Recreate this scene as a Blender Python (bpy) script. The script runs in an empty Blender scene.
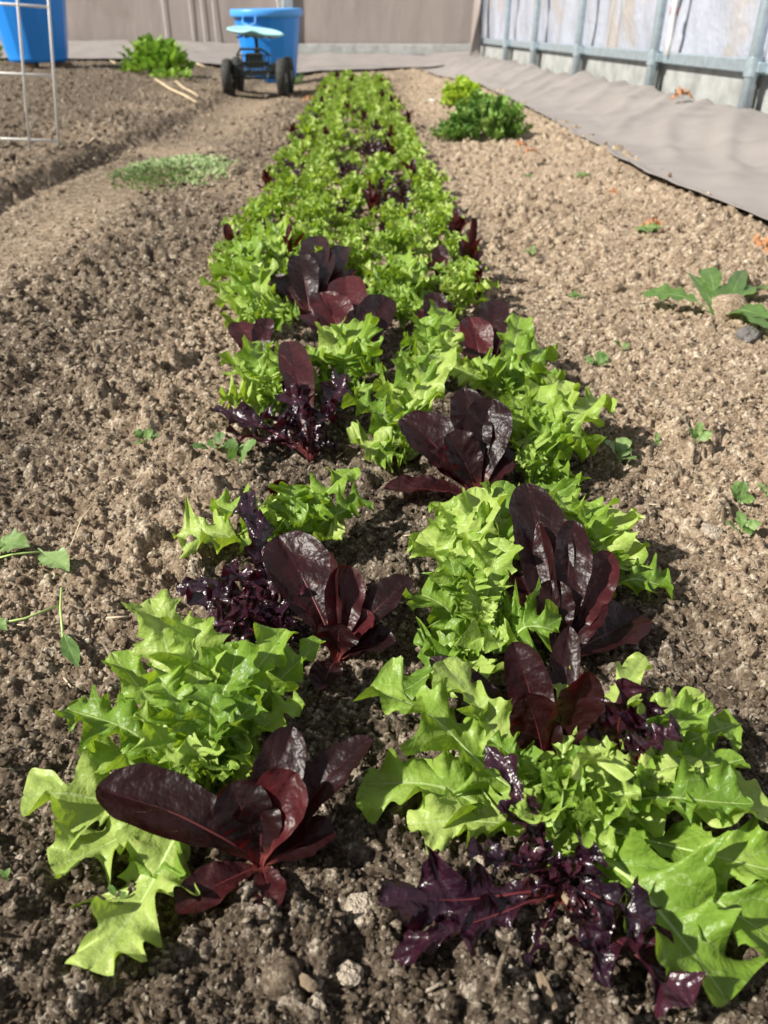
import bpy, math
import numpy as np
from mathutils import Vector
PI = math.pi
scn = bpy.context.scene
COL = scn.collection
# ------------------------------------------------------------------ camera model
F, HZN, CH = 769.0, 26.0, 0.45
TH = math.atan((512 - HZN) / F); CT, ST = math.cos(TH), math.sin(TH)
CAM = np.array([0, 0, CH])
def ray(px, py):
    a, b = (px - 384) / F, -(py - 512) / F
    return np.array([a, CT + b * ST, -ST + b * CT])
def P(px, py, z=0.0):          # place in the world seen at a pixel, at height z
    d = ray(px, py); return CAM + d * ((z - CH) / d[2])
def PY(px, py, Y):             # same, on the plane at distance Y
    d = ray(px, py); return CAM + d * (Y / d[1])
def depth(p): return (p[1]) * CT + (CH - p[2]) * ST

# ------------------------------------------------------------------ noise
def hsh(ix, iy, s):
    ix = ix.astype(np.int64); iy = iy.astype(np.int64)
    n = (ix * 374761393 + iy * 668265263 + s * 2147483647) & 0xffffffff
    n = ((n ^ (n >> 13)) * 1274126177) & 0xffffffff
    n = n ^ (n >> 16)
    n = (n * 2246822519) & 0xffffffff; n = n ^ (n >> 15)
    return (n & 0xffffff) / float(0x1000000)
def vn(x, y, s=0):
    x = np.asarray(x, float); y = np.asarray(y, float)
    ix, iy = np.floor(x), np.floor(y); fx, fy = x - ix, y - iy
    fx = fx * fx * (3 - 2 * fx); fy = fy * fy * (3 - 2 * fy)
    a, b = hsh(ix, iy, s), hsh(ix + 1, iy, s); c, d = hsh(ix, iy + 1, s), hsh(ix + 1, iy + 1, s)
    return (a + (b - a) * fx) * (1 - fy) + (c + (d - c) * fx) * fy
def fbm(x, y, s=0, o=4):
    t = 0; a = .5; n = 0
    for i in range(o):
        t = t + a * vn(x * 2 ** i, y * 2 ** i, s + i * 7); n += a; a *= .5
    return t / n
def wor(x, y, s=0):
    x = np.asarray(x, float); y = np.asarray(y, float)
    ix, iy = np.floor(x), np.floor(y)
    best = np.full(x.shape, 9.0); idr = np.zeros(x.shape)
    for dx in (-1, 0, 1):
        for dy in (-1, 0, 1):
            cx, cy = ix + dx, iy + dy
            px = cx + hsh(cx, cy, s) - x; py = cy + hsh(cx, cy, s + 5) - y
            d = px * px + py * py; m = d < best
            best = np.where(m, d, best); idr = np.where(m, hsh(cx, cy, s + 9), idr)
    return np.sqrt(best), idr
def sst(a, b, x): t = np.clip((x - a) / (b - a), 0, 1); return t * t * (3 - 2 * t)

# ------------------------------------------------------------------ ground shape
def pathx(y): return -.90 + .0 * y + .03 * np.sin(y * 1.7)
def pathw(x, y): return np.exp(-(np.abs(x - pathx(y)) / .17) ** 3) * sst(1.2, 1.9, y)
def macro(x, y):
    x = np.asarray(x, float); y = np.asarray(y, float)
    z = 0.014 * (fbm(x * 1.3 + 7, y * 1.3, 3, 3) - .5) + .012 * (fbm(x * 7, y * 7, 11, 2) - .5)
    z = z + .03 * sst(.45, .95, x) * sst(.5, 1.5, y)                      # right shoulder
    z = z + .10 * sst(-.9, -2.6, x) * sst(3.5, 7.5, y) + .05 * sst(8.5, 11, y)  # back left
    px = pathx(y)                                                         # trodden path on the left
    z = z - .016 * np.exp(-((x - px) / .15) ** 2)
    z = z - .02 * np.exp(-((x - px + .20) / .035) ** 2) * sst(1.2, 1.8, y) * sst(5, 3, y) + .035 * sst(-.19, -.30, x - px) * sst(.9, 1.7, y)
    return z
def gheight(x, y, want=False):
    x = np.asarray(x, float); y = np.asarray(y, float)
    z = macro(x, y)
    wx = x + .006 * (vn(x * 60, y * 60, 21) - .5); wy = y + .006 * (vn(x * 60, y * 60, 22) - .5)
    path = pathw(x, y)
    rough = (1 - .75 * path) * (.75 + .7 * fbm(x * 3, y * 3, 31, 2))
    dens = sst(.35, .62, fbm(x * 5, y * 5, 41, 3))
    d0, r0 = wor(wx / .042, wy / .042, 50)
    d1, r1 = wor(wx / .019, wy / .019, 60)
    d2, r2 = wor(wx / .0095, wy / .0095, 70)
    d3, r3 = wor(wx / .005, wy / .005, 80)
    dome = lambda d, k: np.clip(1 - (d / k) ** 2, 0, 1) ** .7
    c = .016 * dome(d0, .55) * sst(.55, 1, r0) * (.3 + dens)
    c = c + .0085 * dome(d1, .6) * sst(.25, 1, r1) * (.4 + .8 * dens)
    c = c + .0052 * dome(d2, .62) * sst(.1, 1, r2)
    c = c + .0026 * dome(d3, .65) * r3
    d4, r4 = wor(wx / .0028 , wy / .0028, 85)
    c = c + (.0016 * dome(d4, .7) * r4) * sst(1.4, .7, y)
    c = c + .010 * (fbm(x * 60, y * 60, 91, 4) - .5)
    rg = np.abs(fbm(x * 130, y * 130, 95, 3) - .5) * 2; c = c - .004 * (1 - rg) ** 4
    rough = rough * (1 - .85 * sst(.9, 1.0, x - .0 * y) * sst(1., 1.5, y))
    z = z + c * rough
    if want:
        cr = .42 * r2 + .28 * r3 + .3 * r1
        return z, cr, path, c
    return z
def gz(x, y): return float(gheight(np.array([x]), np.array([y]))[0])
def mz(x, y): return float(macro(np.array([x]), np.array([y]))[0])

# ------------------------------------------------------------------ materials
def mat(name):
    m = bpy.data.materials.new(name); m.use_nodes = True
    nt = m.node_tree; b = nt.nodes['Principled BSDF']; return m, nt, b
def N(nt, t, **k):
    n = nt.nodes.new(t)
    for a, v in k.items():
        if a in n.inputs.keys(): n.inputs[a].default_value = v
        else: setattr(n, a, v)
    return n
def math_(nt, op, a, b=None, clamp=False):
    n = nt.nodes.new('ShaderNodeMath'); n.operation = op; n.use_clamp = clamp
    for i, v in enumerate((a, b)):
        if v is None: continue
        if hasattr(v, 'is_linked') or hasattr(v, 'links'): nt.links.new(v, n.inputs[i])
        else: n.inputs[i].default_value = v
    return n.outputs[0]
def ramp(nt, fac, stops):
    r = nt.nodes.new('ShaderNodeValToRGB'); e = r.color_ramp.elements
    while len(e) > 1: e.remove(e[-1])
    e[0].position = stops[0][0]; e[0].color = (*stops[0][1], 1)
    for p, c in stops[1:]:
        q = e.new(p); q.color = (*c, 1)
    nt.links.new(fac, r.inputs[0]); return r.outputs[0]
def mixc(nt, fac, a, b, mode='MIX'):
    n = nt.nodes.new('ShaderNodeMix'); n.data_type = 'RGBA'; n.blend_type = mode
    for s, v in ((0, fac), (6, a), (7, b)):
        if hasattr(v, 'links'): nt.links.new(v, n.inputs[s])
        else: n.inputs[s].default_value = v if s == 0 else (*v, 1)
    return n.outputs[2]
def simple(name, col, rough=.6, metal=0, var=.0, scale=20, bump=0, bscale=80):
    m, nt, b = mat(name)
    b.inputs['Roughness'].default_value = rough; b.inputs['Metallic'].default_value = metal
    tc = N(nt, 'ShaderNodeTexCoord')
    if var > 0:
        n = N(nt, 'ShaderNodeTexNoise', Scale=scale, Detail=4.0); nt.links.new(tc.outputs['Object'], n.inputs['Vector'])
        c = ramp(nt, n.outputs[0], [(.3, tuple(x * (1 - var) for x in col)), (.7, tuple(min(1, x * (1 + var)) for x in col))])
        nt.links.new(c, b.inputs['Base Color'])
    else: b.inputs['Base Color'].default_value = (*col, 1)
    if bump:
        n = N(nt, 'ShaderNodeTexNoise', Scale=bscale, Detail=3.0); nt.links.new(tc.outputs['Object'], n.inputs['Vector'])
        bp = N(nt, 'ShaderNodeBump', Strength=bump, Distance=.01); nt.links.new(n.outputs[0], bp.inputs['Height'])
        nt.links.new(bp.outputs[0], b.inputs['Normal'])
    return m
def soil_mat(name, attr_scale=1.0):
    m, nt, b = mat(name)
    b.inputs['Roughness'].default_value = .95; b.inputs['Specular IOR Level'].default_value = .15
    a = N(nt, 'ShaderNodeAttribute', attribute_name='cr'); z = N(nt, 'ShaderNodeAttribute', attribute_name='zone')
    tc = N(nt, 'ShaderNodeTexCoord')
    n1 = N(nt, 'ShaderNodeTexNoise', Scale=520.0, Detail=6.0, Roughness=.8); nt.links.new(tc.outputs['Object'], n1.inputs['Vector'])
    n2 = N(nt, 'ShaderNodeTexNoise', Scale=70.0, Detail=5.0, Roughness=.7); nt.links.new(tc.outputs['Object'], n2.inputs['Vector'])
    v1 = N(nt, 'ShaderNodeTexVoronoi', Scale=330.0); nt.links.new(tc.outputs['Object'], v1.inputs['Vector'])
    v2 = N(nt, 'ShaderNodeTexVoronoi', Scale=130.0); nt.links.new(tc.outputs['Object'], v2.inputs['Vector'])
    sp = N(nt, 'ShaderNodeSeparateColor'); nt.links.new(v1.outputs['Color'], sp.inputs[0]); sp2 = N(nt, 'ShaderNodeSeparateColor'); nt.links.new(v2.outputs['Color'], sp2.inputs[0])
    f = math_(nt, 'MULTIPLY_ADD', a.outputs['Fac'], .34); f.node.inputs[2].default_value = -.36
    f = math_(nt, 'ADD', f, math_(nt, 'MULTIPLY', n1.outputs[0], .60))
    f = math_(nt, 'ADD', f, math_(nt, 'MULTIPLY', n2.outputs[0], .45))
    f = math_(nt, 'ADD', f, math_(nt, 'MULTIPLY', sp.outputs[0], .26)); f = math_(nt, 'ADD', f, math_(nt, 'MULTIPLY', sp2.outputs[0], .14), True)
    tan = ramp(nt, f, [(.13, (.095, .066, .046)), (.40, (.240, .176, .120)), (.62, (.42, .325, .23)), (.86, (.74, .65, .52))])
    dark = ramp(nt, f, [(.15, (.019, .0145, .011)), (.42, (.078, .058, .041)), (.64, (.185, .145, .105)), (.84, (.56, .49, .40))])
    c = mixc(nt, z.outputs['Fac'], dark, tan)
    nt.links.new(c, b.inputs['Base Color'])
    hh = math_(nt, 'ADD', math_(nt, 'MULTIPLY', n1.outputs[0], .7), math_(nt, 'MULTIPLY', math_(nt, 'SUBTRACT', 1.0, v1.outputs['Distance']), .5))
    hh = math_(nt, 'ADD', hh, math_(nt, 'MULTIPLY', n2.outputs[0], 1.2))
    bp = N(nt, 'ShaderNodeBump', Strength=1.0, Distance=.0034)
    nt.links.new(hh, bp.inputs['Height']); nt.links.new(bp.outputs[0], b.inputs['Normal'])
    return m
def leaf_mat(name, stops, vein, trans, rough=.4, tfac=.4, veinw=.05, sheen=0, spec=.5, bumps=.5, basecol=None, bscale=140.0):
    """stops: colours by per leaf tint; vein: rib colour; trans: colour of light passing through"""
    m, nt, b = mat(name)
    out = nt.nodes['Material Output']
    at = N(nt, 'ShaderNodeAttribute', attribute_name='tint')
    uv = N(nt, 'ShaderNodeUVMap', uv_map='UVMap'); sp = N(nt, 'ShaderNodeSeparateXYZ'); nt.links.new(uv.outputs[0], sp.inputs[0])
    t, v = sp.outputs[0], sp.outputs[1]
    tc = N(nt, 'ShaderNodeTexCoord')
    nz = N(nt, 'ShaderNodeTexNoise', Scale=75.0, Detail=3.0); nt.links.new(tc.outputs['Object'], nz.inputs['Vector'])
    f = math_(nt, 'ADD', at.outputs['Fac'], math_(nt, 'MULTIPLY', math_(nt, 'SUBTRACT', nz.outputs[0], .5), .7), True)
    base = ramp(nt, f, stops)
    av = math_(nt, 'ABSOLUTE', v)
    # midrib and side veins from the leaf's own coordinates
    mid = math_(nt, 'LESS_THAN', av, math_(nt, 'MULTIPLY', math_(nt, 'SUBTRACT', 1.15, t), veinw))
    nw = N(nt, 'ShaderNodeTexNoise', Scale=110.0, Detail=2.0); nt.links.new(tc.outputs['Object'], nw.inputs['Vector'])
    w = math_(nt, 'ADD', math_(nt, 'MULTIPLY', math_(nt, 'SUBTRACT', t, math_(nt, 'MULTIPLY', av, .20)), 9.0), math_(nt, 'MULTIPLY', nw.outputs[0], .8))
    fr = math_(nt, 'ABSOLUTE', math_(nt, 'SUBTRACT', math_(nt, 'FRACT', w), .5))
    sv = math_(nt, 'MULTIPLY', math_(nt, 'LESS_THAN', fr, .035), .35)
    vf = math_(nt, 'MAXIMUM', mid, sv)
    col = mixc(nt, math_(nt, 'MULTIPLY', vf, .75), base, vein)
    if basecol:
        bf = math_(nt, 'SUBTRACT', 1.0, math_(nt, 'MULTIPLY', t, 3.2), True)
        col = mixc(nt, bf, col, basecol)
    nt.links.new(col, b.inputs['Base Color'])
    b.inputs['Roughness'].default_value = rough; b.inputs['Specular IOR Level'].default_value = spec
    bz = N(nt, 'ShaderNodeTexNoise', Scale=bscale, Detail=2.0); nt.links.new(tc.outputs['Object'], bz.inputs['Vector'])
    hgt = math_(nt, 'SUBTRACT', bz.outputs[0], math_(nt, 'MULTIPLY', vf, .5))
    bp = N(nt, 'ShaderNodeBump', Strength=bumps, Distance=.0035); nt.links.new(hgt, bp.inputs['Height'])
    nt.links.new(bp.outputs[0], b.inputs['Normal'])
    tr = N(nt, 'ShaderNodeBsdfTranslucent'); tcol = mixc(nt, 1.0, col, trans, 'MULTIPLY')
    tr_c = mixc(nt, .5, tcol, trans); nt.links.new(tr_c, tr.inputs[0]); nt.links.new(bp.outputs[0], tr.inputs['Normal'])
    mx = N(nt, 'ShaderNodeMixShader'); mx.inputs[0].default_value = tfac
    nt.links.new(b.outputs[0], mx.inputs[1]); nt.links.new(tr.outputs[0], mx.inputs[2]); nt.links.new(mx.outputs[0], out.inputs[0])
    return m
M = {}
M['soil'] = soil_mat('garden_soil'); M['crumb'] = soil_mat('soil_crumb')
M['green'] = leaf_mat('green_lettuce', [(0, (.10, .20, .022)), (.5, (.23, .37, .05)), (1, (.46, .57, .16))], (.50, .62, .26), (.56, .74, .05), .42, .36, spec=.4,
                      basecol=(.52, .62, .30), bumps=.55, bscale=170.0)
M['romaine'] = leaf_mat('dark_romaine', [(0, (.009, .0035, .0035)), (.5, (.019, .005, .006)), (1, (.07, .010, .012))], (.05, .012, .012), (.36, .014, .018), .40, .17,
                        veinw=.04, spec=.32, bumps=.6, basecol=(.20, .05, .04), bscale=120.0)
M['redoak'] = leaf_mat('purple_oakleaf', [(0, (.010, .004, .010)), (.5, (.020, .005, .013)), (1, (.05, .010, .02))], (.05, .012, .02), (.22, .01, .03), .30, .13,
                       veinw=.04, spec=.6, bumps=.8, basecol=(.22, .06, .045))
M['rib_green'] = simple('green_rib', (.40, .54, .18), .4)
M['rib_red'] = simple('red_rib', (.11, .022, .024), .4)
M['weed'] = leaf_mat('weed_green', [(0, (.08, .16, .035)), (.5, (.16, .27, .075)), (1, (.30, .42, .16))], (.3, .45, .18), (.3, .55, .08), .5, .3)
M['weedblue'] = leaf_mat('curly_green', [(0, (.09, .20, .03)), (.5, (.22, .38, .07)), (1, (.40, .56, .15))], (.2, .35, .1), (.2, .5, .04), .5, .3)
M['weedpale'] = leaf_mat('pale_weed', [(0, (.12, .21, .06)), (.5, (.24, .36, .12)), (1, (.44, .52, .26))], (.4, .45, .28), (.3, .45, .15), .6, .2)
M['bushgreen'] = leaf_mat('bush_green', [(0, (.10, .22, .02)), (.5, (.24, .42, .05)), (1, (.45, .62, .10))], (.4, .55, .18), (.4, .65, .08), .5, .3)
M['bright'] = leaf_mat('yellow_green_leaf', [(0, (.30, .48, .03)), (.5, (.50, .68, .05)), (1, (.62, .78, .10))], (.6, .75, .2), (.6, .8, .05), .45, .4)

# ------------------------------------------------------------------ mesh building
def mesh_obj(name, V, Fc, m, parent=None, uv=None, attrs=None, smooth=True, loc=None):
    V = np.asarray(V, float)
    me = bpy.data.meshes.new(name)
    Fc = np.asarray(Fc)
    if Fc.ndim == 2:
        k = Fc.shape[1]; me.vertices.add(len(V)); me.vertices.foreach_set('co', V.astype(np.float32).ravel())
        me.loops.add(Fc.size); me.loops.foreach_set('vertex_index', Fc.astype(np.int32).ravel())
        me.polygons.add(len(Fc)); me.polygons.foreach_set('loop_start', np.arange(0, Fc.size, k, dtype=np.int32))
    else: me.from_pydata([tuple(v) for v in V], [], [tuple(int(i) for i in f) for f in Fc])
    me.update(calc_edges=True)
    if uv is not None:
        l = me.uv_layers.new(name='UVMap'); idx = np.empty(len(me.loops), np.int32); me.loops.foreach_get('vertex_index', idx)
        l.data.foreach_set('uv', np.asarray(uv, np.float32)[idx].ravel())
    for a, d in (attrs or {}).items():
        at = me.attributes.new(a, 'FLOAT', 'POINT'); at.data.foreach_set('value', np.asarray(d, np.float32).ravel())
    if smooth: me.polygons.foreach_set('use_smooth', np.ones(len(me.polygons), bool))
    me.materials.append(m); me.validate()
    o = bpy.data.objects.new(name, me); COL.objects.link(o)
    if parent is not None: o.parent = parent
    if loc is not None: o.location = loc
    return o
def tag(o, label=None, cat=None, group=None, kind=None):
    if label: o['label'] = label
    if cat: o['category'] = cat
    if group: o['group'] = group
    if kind: o['kind'] = kind
    return o
def empty(name, loc, label, cat, group=None, rz=0, kind=None):
    o = bpy.data.objects.new(name, None); COL.objects.link(o); o.location = loc; o.rotation_euler = (0, 0, rz); o.empty_display_size = .02
    return tag(o, label, cat, group, kind)
class MB:                                        # collects shapes into one mesh
    def __init__(s): s.V = []; s.F = []; s.n = 0
    def add(s, V, F):
        s.V.extend([tuple(v) for v in V]); s.F.extend([tuple(i + s.n for i in f) for f in F]); s.n += len(V)
    def box(s, c, size, ax=None, bev=0):
        ax = ax or ((1, 0, 0), (0, 1, 0), (0, 0, 1)); A = [np.array(a, float) for a in ax]; c = np.array(c, float)
        hx, hy, hz = [v / 2 for v in size]; b = min(bev, hx * .9, hy * .9, hz * .9)
        if b <= 0:
            V = [c + A[0] * x * hx + A[1] * y * hy + A[2] * z * hz for x in (-1, 1) for y in (-1, 1) for z in (-1, 1)]
            s.add(V, [(0, 1, 3, 2), (4, 6, 7, 5), (0, 4, 5, 1), (2, 3, 7, 6), (0, 2, 6, 4), (1, 5, 7, 3)]); return
        V = []; rings = [(-hz, b), (-hz + b, 0), (hz - b, 0), (hz, b)]
        for z, i in rings:
            q = [(-hx + i + b * (i == 0), -hy + i), (hx - i - b * (i == 0), -hy + i), (hx - i, -hy + i + b * (i == 0)), (hx - i, hy - i - b * (i == 0)),
                 (hx - i - b * (i == 0), hy - i), (-hx + i + b * (i == 0), hy - i), (-hx + i, hy - i - b * (i == 0)), (-hx + i, -hy + i + b * (i == 0))]
            V += [c + A[0] * x + A[1] * y + A[2] * z for x, y in q]
        Fc = [tuple(range(7, -1, -1)), tuple(range(24, 32))]
        for k in range(3):
            for j in range(8):
                a = k * 8 + j; d = k * 8 + (j + 1) % 8; Fc.append((a, d, d + 8, a + 8))
        s.add(V, Fc)
    def tube(s, pts, r, n=8, cap=True):
        pts = [np.array(p, float) for p in pts]; rr = r if hasattr(r, '__len__') else [r] * len(pts)
        V = []; ref = None
        for i, p in enumerate(pts):
            t = pts[min(i + 1, len(pts) - 1)] - pts[max(i - 1, 0)]; t = t / (np.linalg.norm(t) + 1e-12)
            if ref is None: ref = np.array([0, 0, 1.]) if abs(t[2]) < .9 else np.array([1., 0, 0])
            a = np.cross(t, ref); a /= np.linalg.norm(a) + 1e-12; b = np.cross(a, t); ref = b
            for k in range(n):
                q = 2 * PI * k / n; V.append(p + rr[i] * (a * math.cos(q) + b * math.sin(q)))
        Fc = [(i * n + k, i * n + (k + 1) % n, (i + 1) * n + (k + 1) % n, (i + 1) * n + k) for i in range(len(pts) - 1) for k in range(n)]
        if cap: Fc += [tuple(range(n - 1, -1, -1)), tuple(range((len(pts) - 1) * n, len(pts) * n))]
        s.add(V, Fc)
    def lathe(s, prof, c=(0, 0, 0), n=48, axis='z', wob=None):
        V = []; c = np.array(c, float)
        for j, (r, z) in enumerate(prof):
            for k in range(n):
                q = 2 * PI * k / n; rr = r * (wob(q, z) if wob else 1)
                v = (rr * math.cos(q), rr * math.sin(q), z) if axis == 'z' else (z, rr * math.cos(q), rr * math.sin(q))
                V.append(c + np.array(v))
        Fc = [(j * n + k, j * n + (k + 1) % n, (j + 1) * n + (k + 1) % n, (j + 1) * n + k) for j in range(len(prof) - 1) for k in range(n)]
        s.add(V, Fc)
    def build(s, name, m, parent=None, smooth=False, loc=None):
        return mesh_obj(name, s.V, np.array(s.F, dtype=object) if len({len(f) for f in s.F}) > 1 else s.F, m, parent, smooth=smooth, loc=loc)

# ------------------------------------------------------------------ ground mesh
def zone_of(x, y, path):
    z = .50 + .9 * (fbm(x * 2.2 + 3, y * 2.2, 101, 4) - .5)
    z = z + .55 * sst(.10, .42, x) * sst(.35, .6, y)
    z = z - .30 * sst(-.25, -.6, x) * sst(.5, .9, y)
    z = z - .45 * sst(-1.0, -1.4, x + .1 * y) * sst(1.8, 2.6, y)
    z = z - .5 * sst(.50, .27, y)
    z = z + .35 * path
    z = z + .35 * sst(-.12, -.2, x) * sst(-.42, -.3, x) * sst(.4, .6, y)
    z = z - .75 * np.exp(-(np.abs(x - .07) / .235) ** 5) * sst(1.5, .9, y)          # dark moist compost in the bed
    return np.clip(z, 0, 1)
def build_ground():
    ys = [.02]
    while ys[-1] < 16.5: ys.append(ys[-1] + max(.0014, .0031 * ys[-1]))
    ys = np.array(ys); nc = 800; u = np.linspace(0, 1, nc)
    L = -(.60 + .72 * ys); R = np.minimum(.52 + .62 * ys, 2.6)
    Y = np.repeat(ys[:, None], nc, 1); X = L[:, None] + (R - L)[:, None] * u[None]
    Z, cr, path, c = gheight(X, Y, True)
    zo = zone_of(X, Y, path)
    # the finest crumbs melt into the coarse cells with distance
    V = np.stack([X, Y, Z], -1).reshape(-1, 3); nr = len(ys)
    i = np.arange(nr * nc).reshape(nr, nc)
    Fc = np.stack([i[:-1, :-1], i[:-1, 1:], i[1:, 1:], i[1:, :-1]], -1).reshape(-1, 4)
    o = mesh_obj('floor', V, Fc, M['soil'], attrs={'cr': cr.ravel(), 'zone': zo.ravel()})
    tag(o, kind='structure', label='crumbly brown garden soil of the greenhouse floor')
build_ground()

rng = np.random.default_rng(7)
def ico(sub):
    import bmesh
    bm = bmesh.new(); bmesh.ops.create_icosphere(bm, subdivisions=sub, radius=1)
    V = np.array([v.co[:] for v in bm.verts]); Fc = np.array([[v.index for v in f.verts] for f in bm.faces]); bm.free(); return V, Fc
def rotm(n):
    q = rng.normal(size=(n, 4)); q /= np.linalg.norm(q, axis=1)[:, None]; w, x, y, z = q.T
    return np.stack([np.stack([1 - 2 * (y * y + z * z), 2 * (x * y - z * w), 2 * (x * z + y * w)], -1),
                     np.stack([2 * (x * y + z * w), 1 - 2 * (x * x + z * z), 2 * (y * z - x * w)], -1),
                     np.stack([2 * (x * z - y * w), 2 * (y * z + x * w), 1 - 2 * (x * x + y * y)], -1)], 1)
def crumbs(name, label, n, ylo, yhi, smin, smax, sub, elong=(1, .8, .65), zshift=0., tapered=2.2):
    u = rng.random(n); y = ylo * (yhi / ylo) ** u; x = (rng.random(n) * 2 - 1) * (.5 + .58 * y)
    k = (x < .93) & (rng.random(n) > .75 * pathw(x, y)); x, y = x[k], y[k]; n = len(x)
    s = smin + (smax - smin) * rng.random(n) ** tapered; s = s * np.clip(.7 + .35 * y, 0, 2.2)
    V0, F0 = ico(sub); R = rotm(n)
    sc = np.array(elong)[None] * (.75 + .5 * rng.random((n, 3)))
    j = 1 + (.32 if sub == 1 else .26) * (rng.random((n, len(V0), 1)) - .5) * 2
    V = V0[None] * j * sc[:, None] * s[:, None, None]
    V = np.einsum('nij,nkj->nki', R, V)
    if zshift < 0: pass
    z = gheight(x, y) + s * .12
    V += np.stack([x, y, z], -1)[:, None]
    Fc = (F0[None] + (np.arange(n) * len(V0))[:, None, None]).reshape(-1, 3)
    path = pathw(x, y)
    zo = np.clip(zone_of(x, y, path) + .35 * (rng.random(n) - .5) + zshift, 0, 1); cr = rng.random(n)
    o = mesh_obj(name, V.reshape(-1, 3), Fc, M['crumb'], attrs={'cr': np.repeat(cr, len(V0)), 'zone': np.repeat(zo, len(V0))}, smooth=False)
    tag(o, label, 'soil crumbs', kind='stuff')
crumbs('soil_crumbs', 'loose angular soil crumbs scattered over the near bed', 80000, .12, 2.4, .0010, .0036, 1, tapered=1.5)
crumbs('soil_lumps', 'larger broken lumps of soil on the near bed', 5000, .12, 2.4, .0022, .0075, 2, tapered=2.5)
crumbs('small_clods', 'coarser clods of soil strewn over the beds farther back', 16000, .9, 8.5, .0022, .008, 1, tapered=2.0)
def bits():
    n = 2600; u = rng.random(n); y = .35 * (8 / .35) ** u; x = (rng.random(n) * 2 - 1) * (.5 + .58 * y); k = ((x < -.3) | (rng.random(n) < .25)) & (x < .9); x, y = x[k], y[k]; n = len(x)
    V0 = np.array([(sx, sy * .09, sz * .05) for sx in (-1, 1) for sy in (-1, 1) for sz in (-1, 1)]); F0 = np.array([(0, 1, 3, 2), (4, 6, 7, 5), (0, 4, 5, 1), (2, 3, 7, 6), (0, 2, 6, 4), (1, 5, 7, 3)])
    s = (.003 + .010 * rng.random(n) ** 2) * np.clip(.6 + .3 * y, 0, 2); a = rng.random(n) * PI; b = .35 * (rng.random(n) - .5)
    V = V0[None] * s[:, None, None]; X = V[..., 0] * np.cos(b)[:, None] - V[..., 2] * np.sin(b)[:, None]; Z = V[..., 0] * np.sin(b)[:, None] + V[..., 2]
    V = np.stack([X * np.cos(a)[:, None] - V[..., 1] * np.sin(a)[:, None] + x[:, None], X * np.sin(a)[:, None] + V[..., 1] * np.cos(a)[:, None] + y[:, None], Z + (gheight(x, y) + .001)[:, None]], -1)
    o = mesh_obj('straw_bits', V.reshape(-1, 3), (F0[None] + (np.arange(n) * 8)[:, None, None]).reshape(-1, 4), simple('straw_bit', (.52, .43, .31), .8, 0, .3, 50), smooth=False)
    tag(o, 'pale bits of chopped straw strewn over the brown soil', 'straw', kind='stuff')
bits()
crumbs('wood_chips', 'short splinters of wood and bark mixed into the soil', 7000, .14, 7.5, .0018, .0060, 1, (2.3, .5, .35), .3)

# ------------------------------------------------------------------ leaves
ENV = {
 'frill':   ([0, .08, .22, .45, .7, .88, .96, 1], [.10, .13, .42, .80, 1, .80, .50, .03]),
 'oak':     ([0, .12, .26, .5, .72, .88, .96, 1], [.08, .09, .45, .84, 1, .92, .62, .05]),
 'romaine': ([0, .10, .26, .45, .66, .84, .94, .985, 1], [.13, .17, .42, .78, 1, .86, .56, .26, .02]),
 'redoak':  ([0, .15, .3, .5, .72, .88, .96, 1], [.07, .08, .40, .72, 1, .75, .40, .02]),
 'round':   ([0, .35, .42, .6, .8, .93, 1], [.06, .06, .5, .95, 1, .62, .03]),
 'blade':   ([0, .2, .5, .8, 1], [.25, .7, 1, .7, .03]),
 'weedleaf': ([0, .2, .35, .6, .85, 1], [.06, .08, .6, 1, .6, .03]),
}
PAR = {  # lobe depth, lobes, tooth, teeth, ruffle, ruffle freq, shear, cup
 'frill': (.50, 4.1, .50, 3.2, .34, 4.6, .45, .22),
 'oak': (.68, 3.7, .55, 2.7, .26, 4.2, .62, .10),
 'romaine': (0, 1, 0, 1, .075, 2.6, .12, .36),
 'redoak': (.82, 3.6, .42, 3.3, .32, 4.6, .55, .12),
 'round': (0, 1, .0, 9, .05, 4, .1, .1),
 'blade': (0, 1, 0, 1, .02, 2, 0, .1),
 'weedleaf': (.22, 3.4, .1, 2.5, .10, 4, .2, .15),
}
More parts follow.
